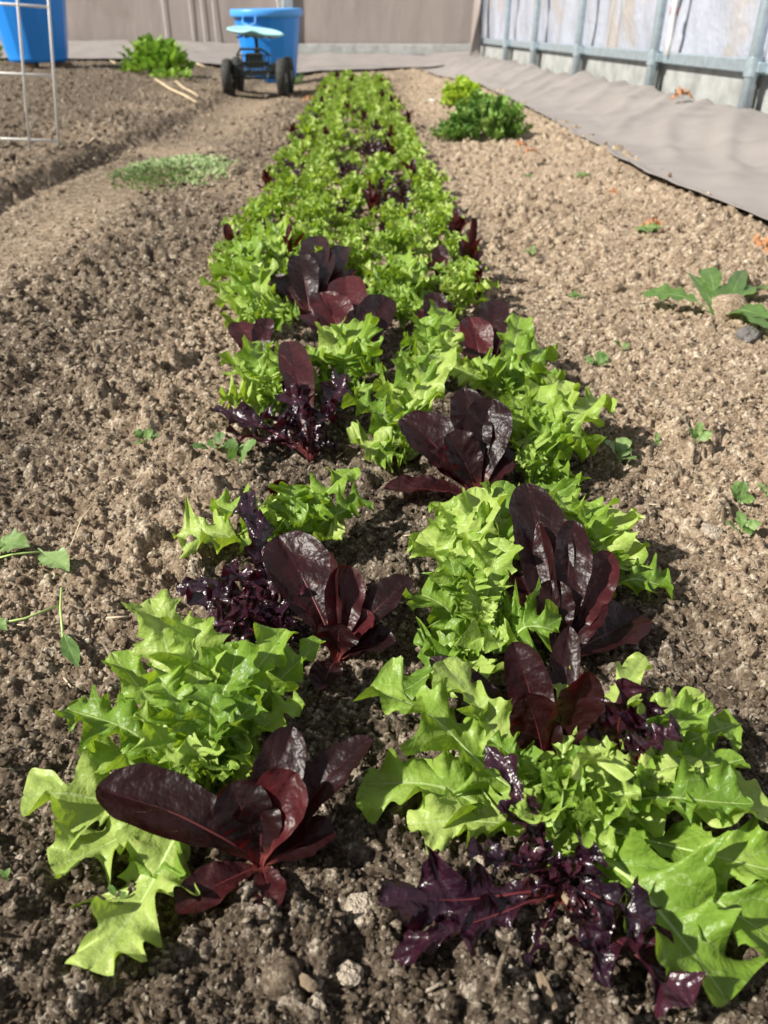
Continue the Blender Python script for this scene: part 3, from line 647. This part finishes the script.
M['stone'] = simple('pale_stone', (.38, .32, .25), .9, 0, .25, 90, .8, 300)
M['greystone'] = simple('grey_stone', (.16, .15, .145), .9, 0, .35, 90, .8, 300)
M['clod'] = simple('tan_clod', (.42, .28, .16), .95, 0, .3, 120, .8, 400)
M['redtape'] = simple('faded_red_tape', (.30, .10, .08), .7)
def wx(Y): return 1.90 - .065 * Y
WD = np.array([-.065, 1, 0]); WD = WD / np.linalg.norm(WD); WN = np.array([-WD[1], WD[0], 0])   # inward
def grid_sheet(name, fn, nu, nv, m, thick=0, parent=None):
    u = np.linspace(0, 1, nu)[:, None]; v = np.linspace(0, 1, nv)[None]; V = fn(u + 0 * v, v + 0 * u).reshape(-1, 3)
    i = np.arange(nu * nv).reshape(nu, nv); Fc = np.stack([i[:-1, :-1], i[:-1, 1:], i[1:, 1:], i[1:, :-1]], -1).reshape(-1, 4)
    o = mesh_obj(name, V, Fc, m, parent)
    if thick: s = o.modifiers.new('thickness', 'SOLIDIFY'); s.thickness = thick
    return o
# side wall: film, steel rail, low board
def side(Y0, Y1, z0, z1, off, wr):
    def f(u, v):
        Y = Y0 + (Y1 - Y0) * u; z = z0 + (z1 - z0) * v
        o = off + wr * (fbm(Y * 2.5, z * 1.5, 201, 4) - .5) + .25 * wr * (fbm(Y * 9 + z * 4, z * 3, 207, 3) - .5)
        return np.stack([wx(Y) + o, Y, z + 0 * Y], -1)
    return f
wl = grid_sheet('wall_right', side(.6, 11.2, .28, 1.7, .05, .10), 260, 60, M['film'], .004); tag(wl, kind='structure', label='milky plastic film of the greenhouse side wall')
def rail(name, Y0, Y1, z, h, th, m, off=0.):
    b = MB(); p = np.array([wx((Y0 + Y1) / 2) + off, (Y0 + Y1) / 2, z]); b.box(p, (th, (Y1 - Y0) * 1.002, h), (tuple(WN), tuple(WD), (0, 0, 1)), .004); return b.build(name, m)
tag(rail('trim_1', .6, 11.2, .30, .055, .04, M['galv'], 0), kind='structure', label='galvanised hip rail of the side wall')
tag(rail('baseboard_right', .6, 11.2, .165, .21, .025, M['board'], .03), kind='structure', label='weathered baseboard of the side wall')
tag(rail('trim_2', .6, 11.2, .085, .035, .04, M['galv'], .0), kind='structure', label='galvanised foot rail of the side wall')
spots = [(3.83, 'nearest of the steel hoop posts on the side wall, at the right edge'), (5.02, 'second steel hoop post from the right, beside the red taped pipe'), (6.55, 'steel hoop post in the middle of the side wall'),
         (7.94, 'steel hoop post left of the middle one, over the lifted cloth edge'), (9.18, 'farthest full steel hoop post before the corner of the greenhouse'), (2.5, None)]
for Y, lb in spots:
    if lb is None: continue
    e = empty('hoop_post', (wx(Y) - .06, Y, .06), lb, 'post', 'steel hoop posts of the side wall')
    b = MB(); b.tube([(0, 0, -.05), (0, 0, .4), (0, 0, 1.1), (-.03, 0, 1.6)], .027, 14); b.build('pole', M['galv'], e, smooth=True)
    b = MB(); b.tube([(0, 0, .205), (0, 0, .275)], .033, 14); b.box((.03, .03, .24), (.05, .06, .055), None, .004); b.box((.03, -.035, .24), (.05, .02, .04), None, .003); b.build('clamp', M['galv'], e)
    b = MB(); b.box((.045, .075, .10), (.03, .035, .33), None, .003); b.build('ground_bracket', M['board'], e)
b = MB(); cx = 9.9
e = empty('corner_post', (wx(10.9) - .05, 10.9, .05), 'grey corner post with torn film hanging where both walls meet', 'post')
b = MB(); b.tube([(0, 0, 0), (0, 0, 1.6)], .035, 12); b.build('pole', M['galv'], e, smooth=True)
def torn(u, v): 
    z = .05 + u * 1.5; return np.stack([-.02 + .05 * np.sin(v * 5 + z * 4) - .05 * v, -.05 - .16 * v - .05 * np.sin(z * 9 + v * 3) * (1 - u), z + 0 * v], -1)
grid_sheet('torn_film', torn, 40, 10, M['backfilm'], .003, e)
for i, (px, lb) in enumerate([(604, 'white cord hanging on the film between middle and second steel post'), (745, 'white cord hanging straight beside the nearest steel post'), (757, 'white cord running slantwise close to the nearest steel post')]):
    k = (px - 384) / F; Y = (1.86 - .08 * k) / (.845 * k + .065); b = MB()
    b.tube([(wx(Y) - .02, Y, .33), (wx(Y) - .02, Y + (0, .0, .25)[i], .7), (wx(Y) - .03, Y + (0, 0, .45)[i], 1.3)], .004, 6); tag(b.build('string', M['white'], smooth=True), lb, 'string', 'white cords on the side wall film')
Y = 4.90; e = empty('hanging_pipe', (wx(Y) - .03, Y, .31), 'thin whitish pipe wrapped in faded red tape beside the second steel post', 'pipe')
b = MB(); b.tube([(0, 0, 0), (.005, .01, .08), (-.005, -.01, .18), (0, 0, .6)], .014, 10); b.build('pipe', M['white'], e, smooth=True)
b = MB(); b.tube([(0, 0, .19), (0, 0, .225)], .021, 10); b.build('tape', M['redtape'], e, smooth=True)
# end wall
A, B = np.array([1.17, 11.2, 0]), np.array([-9.0, 12.6, 0]); ED = (B - A) / np.linalg.norm(B - A)
def endw(u, v):
    x = A[0] + (B[0] - A[0]) * u; y = A[1] + (B[1] - A[1]) * u; z = .1 + 2.0 * v
    o = .05 * (fbm(x * 2, z * .8, 231, 3) - .5); return np.stack([x, y + o, z], -1)
wb = grid_sheet('wall_back', endw, 200, 30, M['backfilm'], .004); tag(wb, kind='structure', label='brownish plastic film of the greenhouse end wall')
for i, xs in enumerate((188, 200, 212, 160)):
    q = PY(xs, 40, 11.35 + .0 * i); yb = 11.2 + (1.17 - q[0]) * .138 - .035; b = MB(); b.box((q[0], yb, 1.15), (.012, .01, 1.8), None, .003)
    tag(b.build('film_seam', M['white']), 'thin light seam on the end wall film, ' + ('leftmost of three close ones', 'middle of three close ones', 'rightmost of three close ones', 'leftmost and set apart')[i], 'seam', 'light seams on the end wall film')
b = MB(); mid = (A + B) / 2; L = np.linalg.norm(B - A); b.box((mid[0], mid[1] - .06, .20), (L, .05, .12), (tuple(ED), (-ED[1], ED[0], 0), (0, 0, 1)), .005)
tag(b.build('baseboard_back', M['board']), kind='structure', label='grey baseboard along the foot of the end wall')
p = PY(287, 6, 11.5); e = empty('end_wall_post', (p[0], 11.5, .1), 'pale blue grey steel post on the end wall behind the blue tub', 'post')
b = MB(); b.box((0, 0, .9), (.16, .08, 1.8), None, .008); b.build('post', M['galv'], e)
for i, (xa, xb) in enumerate([(279, 268), (283, 283)]):
    q = PY(xa, 14, 9.6); q2 = PY(xb, -60, 9.6); b = MB(); b.tube([[q[0], 9.6, mz(q[0], 9.6) + .01], q, (q + q2) / 2, q2], .008, 6)
    tag(b.build('support_string', M['white'], smooth=True), ['slanting white string rising behind the right blue tub', 'upright white string rising behind the right blue tub'][i], 'string')
# ground cloth along the side wall and the end wall
EY = [1.0, 1.93, 2.67, 3.6, 5.15, 7.3, 8.6, 9.6, 10.6]; EX = [.93, .93, .84, .86, .85, .78, .62, .44, .15]
def cloth_side(u, v):
    Y = .9 + 9.9 * u; xe = np.interp(Y, EY, EX) + .03 * (fbm(Y * 3, Y * 0, 241, 3) - .5); X = xe + (wx(Y) - .035 - xe) * v
    lift = .012 + (.115 - macro(X, Y) * .8) * sst(.0, 1, v) ** 1.3
    fold = .075 * (fbm(X * 2.0 + Y * .9, Y * 1.5 - X * 1.2, 251, 4) - .5) + .03 * (fbm((X * .6 + Y) * 6, X * 1.8, 253, 3) - .5)
    hem = .012 * np.exp(-(v / .03) ** 2)
    return np.stack([X + .02 * fold, Y, macro(X, Y) + np.maximum(lift + fold * (.25 + .75 * sst(0, .25, v)), .008) + hem + .02 * np.abs(np.sin((X * .9 - Y * .55) * 11 + 3 * fbm(X * 2, Y, 257, 2))) ** 6 * sst(.1, .5, v) + .035 * np.exp(-((Y - 6.3) / .18) ** 2) * sst(.6, 1, v)], -1)
o = grid_sheet('ground_cloth', cloth_side, 420, 70, M['cloth'], .003); tag(o, 'wrinkled grey ground cloth lying along the foot of the side wall', 'ground cloth')
def cloth_back(u, v):
    x = 1.1 - 9.6 * u; ye = np.interp(x, [-7, -2.2, -1.2, -.3, .3, 1.1], [9.2, 9.0, 9.1, 9.6, 9.9, 9.9]) + .1 * (fbm(x * 3, x * 0, 261, 3) - .5); yw = 11.2 + (1.17 - x) * .138 - .1; y = ye + (yw - ye) * v
    return np.stack([x, y, macro(x, y) + .03 + .05 * (fbm(x * 3, y * 3, 263, 4) - .35) * (.3 + v) + .06 * v], -1)
o = grid_sheet('ground_cloth', cloth_back, 260, 40, M['cloth'], .003); tag(o, 'grey ground cloth lying along the foot of the end wall behind the tubs', 'ground cloth')
# blue tubs
def tub(loc, s, label, rz=0, tilt=0):
    e = empty('blue_tub', loc, label, 'tub', None, rz); e.rotation_euler = (0, tilt, rz); e.scale = (s, s, s)
    wob = lambda q, z: 1 + (.022 if .03 < z < .47 else 0) * max(0, math.sin(q * 14)) ** 2
    prof = [(0.001, .0), (.19, 0), (.215, .012)] + [(.215 + .065 * k / 10, .03 + .44 * k / 10) for k in range(11)] + [(.283, .485), (.283, .53), (.268, .53)] + [(.262 - .065 * k / 6, .46 - .43 * k / 6) for k in range(7)] + [(.001, .03)]
    b = MB(); b.lathe(prof, n=112, wob=wob); b.build('tub_body', M['blue'], e, smooth=True)
    b = MB(); b.lathe([(.284, .48), (.305, .482), (.309, .495), (.309, .53), (.303, .538), (.275, .54), (.27, .53)], n=64); b.build('rim', M['bluerim'], e, smooth=True)
    for sg in (-1, 1):
        b = MB(); b.tube([(sg * .30, -.06, .49), (sg * .315, -.06, .44), (sg * .32, 0, .42), (sg * .315, .06, .44), (sg * .30, .06, .49)], .008, 6); b.build('handle', M['bluerim'], e, smooth=True)
    return e
q = P(272, 84, .0); zt = mz(-1.02, 8.05)
tub((-1.07, 8.4, zt + .012), 1.07, 'ribbed blue plastic tub standing behind the wheeled garden seat', 1.2, math.radians(-1.5))
tub((-3.0, 7.75, .185), 1.13, 'ribbed blue plastic tub on wooden blocks behind the white wire trellis', 1.6)
for i, (dx, dy, lb) in enumerate([(-.04, -.16, 'wooden block under the front of the left blue tub'), (.20, -.02, 'wooden block sticking out at the right under the left blue tub'), (-.17, .1, 'wooden block under the back of the left blue tub')]):
    b = MB(); z0 = mz(-3.0 + dx, 7.75 + dy); b.box((-3.0 + dx, 7.75 + dy, (z0 + .185) / 2), (.15, .12, .185 - z0), None, .006); tag(b.build('wooden_block', M['wood']), lb, 'block', 'wooden blocks under the left tub')
# wheeled garden seat
cx, cy = -.955, 6.55; cz = mz(cx, cy) + .012
e = empty('garden_seat_cart', (cx, cy, cz), 'wheeled garden work seat with pale cyan saddle and four black tyres', 'garden seat')
for (x, y) in ((-.2, 0), (.2, 0), (-.2, .42), (.2, .42)):
    b = MB(); r0 = .125; pr = [(.075, -.03), (.10, -.036), (.115, -.032), (.123, -.02), (.126, 0), (.123, .02), (.115, .032), (.10, .036), (.075, .03), (.07, 0), (.075, -.03)]
    b.lathe(pr, (x, y, r0), 36, 'x', lambda q, z: 1 + (.012 if int(q * 18 / PI) % 2 else 0)); wh = b.build('wheel', M['rubber'], e, smooth=False)
    b = MB(); b.lathe([(.001, -.022), (.03, -.03), (.04, -.012), (.072, -.014), (.076, 0), (.072, .014), (.04, .012), (.03, .03), (.001, .022)], (x, y, r0), 24, 'x'); b.build('hub', M['hub'], wh, smooth=True)
b = MB()
for y in (0, .42): b.tube([(-.2, y, .125), (.2, y, .125)], .009, 8)
for x in (-.10, .10): b.tube([(x, -.02, .125), (x, 0, .20), (x, .42, .20), (x, .44, .125)], .011, 8)
b.tube([(-.17, 0, .13), (-.1, 0, .22), (.1, 0, .22), (.17, 0, .13)], .01, 8); b.tube([(0, .2, .19), (0, .2, .30)], .022, 12); b.box((0, .21, .2), (.2, .1, .012)); b.box((0, .02, .235), (.13, .06, .10), None, .01); b.box((-.14, .03, .17), (.05, .10, .09), None, .01); b.box((.14, .03, .19), (.03, .10, .06), None, .01); b.build('frame', M['iron'], e)
b = MB()
for k in range(9):
    x = -.11 + .22 * k / 8; b.tube([(x, -.02, .27), (x, -.02, .15), (x, .12, .15)], .0045, 5)
for z in (.15, .19, .23, .27): b.tube([(-.12, -.02, z), (.12, -.02, z)], .0035, 5); b.tube([(-.12, -.02, z), (-.12, .13, z)], .0035, 5); b.tube([(.12, -.02, z), (.12, .13, z)], .0035, 5)
b.tube([(-.12, -.02, .27), (-.09, -.03, .31), (.06, -.03, .31), (.12, -.02, .27)], .009, 8); b.build('basket', M['iron'], e)
b = MB(); b.box((0, .22, .155), (.26, .34, .02), None, .006); b.build('tool_tray', M['iron'], e)
b = MB(); b.tube([(0, .2, .28), (0, .18, .385)], .013, 10); b.build('seat_post', M['iron'], e, smooth=True)
def saddle(u, v):
    a = u * 2 * PI; r = v; x = .205 * r * np.cos(a) * (1 + .12 * np.sin(a)); y = .15 * r * np.sin(a)
    z = .40 + .022 * r ** 4 * (1 + .5 * np.sin(a)) - .02 * np.exp(-((y + .15) / .06) ** 2 - (x / .05) ** 2) * -1 - .012 * (1 - r) + .012 * sst(.3, 1, np.sin(a)) * r ** 3
    return np.stack([x, y + .17, z - .02 * (x / .2)], -1)
grid_sheet('saddle', saddle, 49, 16, M['seat'], .012, e)
b = MB()
for k in range(5): b.tube([(-.12 + .06 * k, .06, .382), (-.11 + .055 * k, .27, .386)], .007, 6)
b.build('seat_springs', M['iron'], e)
# white wire trellis
pA, pB = P(58, 150, mz(-1.4, 3.6)), None; Yt = float(pA[1])
e = empty('wire_trellis', (pA[0], Yt, mz(pA[0], Yt)), 'white wire trellis panel standing in the soil in front of the left blue tub', 'trellis')
org = np.array(e.location)
def TP(px, py): return PY(px, py, Yt) - org
vl = [((58, 149), (48, 0)), ((28, 141), (17, 0)), ((-2, 141), (-13, 0)), ((-32, 141), (-43, 0))]
for (a, c) in vl:
    a, c = TP(*a), TP(*c); t = c + (c - a) * .55; b = MB(); b.tube([a + [0, 0, -.03], t], .0052, 8); b.build('upright_wire', M['white'], e, smooth=True)
for yl, yr, xr in ((139, 141, 57), (73, 76, 53), (3, 7, 49), (-62, -60, 44)):
    a, c = TP(xr, yr), TP(-40, yl - 2); b = MB(); b.tube([a, c], .0048, 8); b.build('cross_wire', M['white'], e, smooth=True)
# bushes and weeds
def mound(name, c, rx, ry, rz, n, kind, w, L, m, label, cat, seed, kd=None, nt=22, nv=7, group=None, up=.6):
    rs = np.random.RandomState(seed); Vs, Fs, Us, Ts = [], [], [], []; k = 0
    for i in range(n):
        a = rs.uniform(0, 2 * PI); ph = math.asin(rs.uniform(.0, 1) ** .8); q = rs.uniform(.55, 1)
        s = np.array([rx * math.cos(a) * math.cos(ph) * q, ry * math.sin(a) * math.cos(ph) * q, rz * math.sin(ph) * q])
        d = np.array([math.cos(a) * math.cos(ph), math.sin(a) * math.cos(ph), math.sin(ph) * 1 + up]); d /= np.linalg.norm(d)
        ll = L * rs.uniform(.7, 1.2); tip = s + d * ll * .5; base = s - d * ll * .5; base[2] = max(base[2], .002); tip[2] = max(tip[2], .008)
        V, Fc, uv, _ = leaf_geo(kind, base, arc(base, tip, .3, .3), tip, w * rs.uniform(.7, 1.2), rs, nt=nt, nv=nv, roll=rs.uniform(-.8, .8), ruf=1.4)
        V[:, 2] = np.maximum(V[:, 2], .001)
        Vs.append(V); Fs.append(Fc + k); Us.append(uv); Ts.append(np.full(len(V), rs.uniform(0, 1))); k += len(V)
    o = mesh_obj(name, np.concatenate(Vs), np.concatenate(Fs), m, uv=np.concatenate(Us), attrs={'tint': np.concatenate(Ts)}, loc=(c[0], c[1], mz(c[0], c[1]) + .006))
    return tag(o, label, cat, group, kd)
mound('curly_green_plant', (.475, 3.95), .19, .18, .17, 190, 'frill', .055, .09, M['weedblue'], 'big curly dark green leafy plant right of the lettuce bed', 'leafy plant', 1)
mound('curly_green_plant', (.30, 3.95), .08, .08, .07, 34, 'frill', .04, .06, M['weedblue'], 'small dark green side shoot left of the big curly leafy plant', 'leafy plant', 2)
mound('yellow_green_lettuce', (.49, 5.6), .14, .10, .15, 80, 'frill', .07, .10, M['bright'], 'bright yellow green lettuce behind the big curly dark green plant', 'lettuce', 3)
mound('leafy_bush', (-1.93, 7.5), .32, .25, .24, 300, 'weedleaf', .07, .12, M['bushgreen'], 'low leafy green bush in front of the end wall left of the garden seat', 'bush', 4)
mound('leafy_bush', (-1.72, 7.1), .20, .14, .06, 60, 'weedleaf', .04, .08, M['bushgreen'], 'flat trailing shoots at the right foot of the leafy bush', 'weeds', 5)
mound('leafy_bush', (-3.75, 8.3), .25, .2, .30, 80, 'weedleaf', .06, .11, M['weed'], 'green plant half hidden left of the tub on blocks', 'bush', 6)
mound('leafy_weed', (-.80, 8.2), .06, .06, .10, 20, 'weedleaf', .035, .06, M['weed'], 'small weed growing at the right foot of the blue tub behind the seat', 'weed', 7)
mound('weed_patch', (-.74, 2.98), .23, .42, .014, 900, 'weedleaf', .012, .024, M['weedpale'], 'flat patch of small green weeds on the trodden path', 'weeds', 8, 'stuff', 7, 3)
SG = 'tiny seedlings in the bare soil on the right'
def sprout(px, py, w, n, label, seed, kind='weedleaf', h=.012, group=None, name='seedling', m=None, spread=None):
    b = P(px, py, 0); b = P(px, py, mz(b[0], b[1])); W = .8 * w * depth(b) / F; rs = np.random.RandomState(seed); zg = gz(b[0], b[1])
    e = empty(name, (b[0], b[1], zg), label, 'seedling' if name == 'seedling' else 'weed', group)
    for i in range(n):
        a = i * 2.4 + rs.uniform(0, 1.2); r = W * .5 * rs.uniform(.6, 1.1)
        add_leaf(e, kind, np.array(e.location), np.array(e.location) + [math.cos(a) * r, math.sin(a) * r, h * rs.uniform(.5, 1.3)], W * .33, seed * 31 + i, rib=False, nt=26, nv=9, m=m or M['weed'])
    return e
sprout(575, 300, 26, 4, 'tiny seedling nearest the curly end of the bare right side, above a bigger one', 1, group=SG)
sprout(598, 366, 44, 5, 'seedling with two side leaves in the bare soil right of the pinkish romaine', 2, group=SG, h=.02)
sprout(622, 352, 24, 3, 'tiny seedling just right of the seedling with two side leaves', 3, group=SG)
sprout(655, 445, 20, 3, 'very small pale seedling in the middle of the bare soil on the right', 4, group=SG)
sprout(692, 458, 40, 4, 'reddish stemmed seedling in the bare soil below the tan clod', 5, group=SG, h=.02)
sprout(738, 505, 44, 4, 'seedling near the right edge, lower than the reddish stemmed one', 6, group=SG, h=.02)
sprout(740, 536, 46, 4, 'lowest seedling near the right edge of the bare soil', 7, group=SG, h=.016)
sprout(648, 232, 46, 8, 'flat little weed rosette left of the ground cloth edge', 8, kind='round', name='weed')
sprout(580, 178, 26, 6, 'small round leaved weed beyond the flat rosette', 9, kind='round', name='weed')
sprout(530, 262, 22, 4, 'tiny seedling close to the right edge of the lettuce bed', 10, group=SG)
sprout(528, 178, 16, 4, 'tiny seedling on the bare strip below the curly dark green plant', 11, group=SG)
sprout(146, 446, 40, 5, 'small bright weed in the soil left of the bed', 12, name='weed')
sprout(215, 455, 50, 5, 'round leaved weed seedling at the left edge of the bed beside the purple oakleaf', 13, kind='round', name='weed', h=.02)
sprout(240, 470, 52, 5, 'round leaved weed seedling nearest the small green lettuce', 14, kind='round', name='weed', h=.02)
sprout(618, 470, 60, 4, 'round leaved weed in shade right of the broad green lettuce', 15, kind='round', name='weed', h=.03)
sprout(12, 893, 22, 3, 'tiny green sprout at the lower left edge', 16, name='weed')
sprout(122, 912, 26, 3, 'small round leaf sprout beside the long lobed lettuce leaf in front', 17, kind='round', name='weed')
sprout(765, 500, 30, 3, 'tiny green sprout cut by the right edge', 18, name='weed')
# torn weeds lying on the soil at the left
def lying(name, pts, leafs, label, cat='weed', r=.0011, m='weed'):
    b0 = P(*pts[0]); e = empty(name, (b0[0], b0[1], gz(b0[0], b0[1])), label, cat); org = np.array(e.location)
    W = [P(*p) for p in pts]; W = [np.array([p[0], p[1], mz(p[0], p[1]) + .016]) - org for p in W]
    b = MB(); b.tube(W, r, 6); b.build('stem', M['straw'] if m == 'straw' else M['rib_green'], e, smooth=True)
    for i, (a, c, w) in enumerate(leafs):
        A_, C_ = P(*a), P(*c); A_[2] = mz(A_[0], A_[1]) + .016; C_[2] = mz(C_[0], C_[1]) + .019
        add_leaf(e, 'weedleaf', A_, C_, w * depth(A_) / F, 700 + i + len(label), rib=False, nt=36, nv=9, lift=.12, m=M['weed'])
lying('uprooted_weed', [(-8, 574), (18, 567), (44, 565)], [((-14, 556), (34, 562), 36), ((42, 562), (74, 590), 28), ((-10, 570), (20, 545), 20)], 'uprooted weed with toothed leaves lying at the left edge')
lying('uprooted_weed', [(66, 604), (65, 625), (68, 655)], [((67, 648), (84, 688), 18)], 'withered weed with a thin pale stem lying above the frontmost green lettuce')
lying('uprooted_weed', [(-6, 642), (30, 635), (62, 622)], [((-8, 632), (14, 650), 14)], 'thin yellowish stem lying across soil at the left edge')
lying('dry_root', [(98, 512), (84, 530), (74, 560)], [], 'thin dry root curving over the soil left of the bed', 'root', .0007, 'straw')
# big leaves beside the tan clod
bp_ = P(716, 306, .03); e = empty('broad_leaved_weed', (bp_[0], bp_[1], gz(bp_[0], bp_[1])), 'broad leaved weed with wilting leaves beside the tan clod near the cloth', 'weed')
for i, (px, py, z, w) in enumerate([(642, 292, .02, 38), (684, 272, .035, 30), (706, 268, .04, 30), (735, 286, .03, 34), (765, 285, .03, 36), (772, 318, .02, 40), (775, 335, .012, 34), (745, 270, .03, 26)]):
    add_leaf(e, 'blade' if i % 2 else 'round', np.array(e.location) + [(.02 if px > 740 else 0), 0, .004], P(px, py, e.location[2] + z), w * .72 * depth(bp_) / F, 820 + i, rib=False, nt=40, nv=9, tint=.12, ruf=3., roll=.3 * (-1) ** i, m=M['weed'])
def stone(px, py, w, hk, m, label, seed, name='stone', cat='stone', group=None):
    b = P(px, py, 0); b = P(px, py, mz(b[0], b[1])); r = w * depth(b) / F / 2; V, Fc = ico(4); rs = np.random.RandomState(seed)
    k = 1 + .5 * (fbm(V[:, 0] * 1.6 + seed, V[:, 1] * 1.6 + V[:, 2] * 1.3, seed, 3) - .5) + .22 * (fbm(V[:, 0] * 5 + V[:, 2] * 3, V[:, 1] * 5, seed + 3, 3) - .5)
    at_ = {'cr': .5 + 0 * k, 'zone': (.25 if m == 'dark' else 1.) + 0 * k}
    if isinstance(m, str): m = M['crumb']
    V = V * k[:, None] * np.array([1, .85, hk]) * r; o = mesh_obj(name, V, Fc, m, attrs=at_, loc=(b[0], b[1], gz(b[0], b[1]) + r * hk * .35)); o.rotation_euler = (0, 0, rs.uniform(0, 6)); return tag(o, label, cat, group)
stone(361, 910, 40, .6, M['stone'], 'pale flat stone between the front romaine and the frontmost purple oakleaf', 1)
stone(350, 974, 28, .6, M['stone'], 'small pale stone below the flat one at the bottom of the bed', 2)
stone(283, 987, 42, .8, 'dark', 'rounded brown clod at the bottom left of the small pale stone', 3, 'soil_clod', 'clod')
stone(724, 316, 40, .8, 'tan', 'big tan clod lying in front of the broad leaved weed', 4, 'soil_clod', 'clod')
stone(748, 338, 28, .7, M['greystone'], 'dark grey stone just in front of the big tan clod', 5)
stone(710, 533, 26, .6, M['stone'], 'flat pale stone near the lowest seedling on the right', 6)
stone(613, 290, 18, .8, 'tan', 'small tan clod between the seedlings and the broad leaved weed', 7, 'soil_clod', 'clod')
stone(480, 866, 44, .5, M['stone'], 'pale stone half hidden under the sprawling green lettuce', 8)
stone(22, 860, 14, .6, M['stone'], 'tiny pale pebble near the lower left edge', 9, 'pebble', 'pebble')
stone(317, 1010, 16, .7, M['stone'], 'tiny pale pebble at the very bottom of the bed', 10, 'pebble', 'pebble')
stone(600, 905, 22, .6, M['clod'], 'reddish brown pebble under the frontmost purple oakleaf', 11, 'pebble', 'pebble')
def stick(a, c, r, m, label, name='stick', flat=.5, cat='stick', zz=.012):
    a, c = P(*a), P(*c); a[2] = mz(a[0], a[1]) + zz; c[2] = mz(c[0], c[1]) + zz; d = c - a; L = np.linalg.norm(d); b = MB()
    s = np.cross(d / L, [0, 0, 1.]); mid_ = (a + c) / 2 + s * L * .012
    b.tube([a, a * .7 + c * .3 + s * L * .008, mid_, a * .25 + c * .75, c], [r * .7, r, r * .9, r * .95, r * .5], 6); tag(b.build(name, m, smooth=False), label, cat)
stick((157, 94), (198, 111), .007, M['straw'], 'thick pale straw stalk lying on the dark mulch at the left', zz=.02)
stick((177, 95), (200, 108), .006, M['straw'], 'short pale straw stalk crossing the thick one', zz=.03)
stick((113, 78), (133, 89), .006, M['straw'], 'thin grey stalk left of the pale straw stalks', zz=.02)
stick((172, 74), (206, 80), .010, M['straw'], 'flat yellowish straw below the leafy bush', zz=.03)
stick((536, 990), (552, 1026), .0032, M['wood'], 'short weathered splinter of wood at the bottom edge')
stick((302, 990), (318, 1003), .0035, M['wood'], 'dark wood chip right of the rounded brown clod', 'wood_chip', cat='wood chip')
stick((560, 905), (572, 928), .003, M['wood'], 'brown splinter below the leaves of the frontmost purple oakleaf')
def dryleaf(px, py, z, w, label, seed):
    c = P(px, py, z); rs = np.random.RandomState(seed); L = w * depth(c) / F; a = rs.uniform(0, 6.3); d = np.array([math.cos(a), math.sin(a), .15]) * L / 2
    V, Fc, uv, _ = leaf_geo('oak', -d, np.array([0, 0, L * .25]), d, L * .7, rs, nt=40, nv=9, ruf=1.5)
    o = mesh_obj('dry_leaf', V, Fc, M['dryleaf'], uv=uv, loc=tuple(c + [0, 0, L * .12])); tag(o, label, 'dry leaf', 'fallen dry leaves on the cloth')
dryleaf(684, 101, .13, 26, 'curled orange brown dry leaf on the cloth against the side wall', 1)
dryleaf(533, 155, .05, 16, 'orange dry leaf at the edge of the cloth beside the curly plant', 2)
dryleaf(524, 148, .05, 14, 'pale dry leaf lying on the cloth right above the curly plant', 3)
dryleaf(648, 228, .045, 22, 'orange dry leaf lying on soil beside the flat weed rosette', 4)
dryleaf(762, 252, .05, 30, 'reddish dry leaf on the soil at the cloth corner by the right edge', 5)
dryleaf(611, 195, .06, 14, 'dark dry leaf scrap on the middle of the cloth edge', 6)
dryleaf(308, 103, .03, 16, 'orange dry leaf on the soil left of the far lettuces', 7)
c = P(436, 97, .03); b = MB(); b.box((0, 0, 0), (.10, .03, .003), ((.95, -.3, 0), (.3, .95, .1), (0, -.1, 1))); o = b.build('plant_tag', M['white'], loc=(c[0], c[1], gz(c[0], c[1]) + .006)); tag(o, 'white plastic plant tag lying on the soil left of the yellow green lettuce', 'plant tag')
# ------------------------------------------------------------------ light, sky, camera
w = bpy.data.worlds.new('sky'); scn.world = w; w.use_nodes = True
bg = w.node_tree.nodes['Background']; bg.inputs[0].default_value = (.88, .92, 1.0, 1); bg.inputs[1].default_value = .38
sun = bpy.data.lights.new('sun', 'SUN'); sun.energy = 7.6; sun.angle = math.radians(1.6); sun.color = (1, .95, .86)
so = bpy.data.objects.new('sun', sun); COL.objects.link(so)
sd = Vector((-.86, -.30, .80))          # towards the sun
so.rotation_euler = sd.to_track_quat('Z', 'Y').to_euler(); so.location = (-3, -1, 4)
cam = bpy.data.cameras.new('camera'); co = bpy.data.objects.new('camera', cam); COL.objects.link(co); scn.camera = co
co.location = (0, 0, CH); co.rotation_euler = (PI / 2 - TH, 0, 0)
cam.sensor_fit = 'VERTICAL'; cam.sensor_height = 36; cam.lens = F / 1024 * 36; cam.clip_start = .01; cam.clip_end = 200
cam.dof.use_dof = True; cam.dof.focus_distance = .66; cam.dof.aperture_fstop = 9.0
scn.view_settings.view_transform = 'Standard'; scn.view_settings.look = 'None'; scn.view_settings.gamma = 1
scn.view_settings.use_curve_mapping = False; scn.view_settings.exposure = 0.08
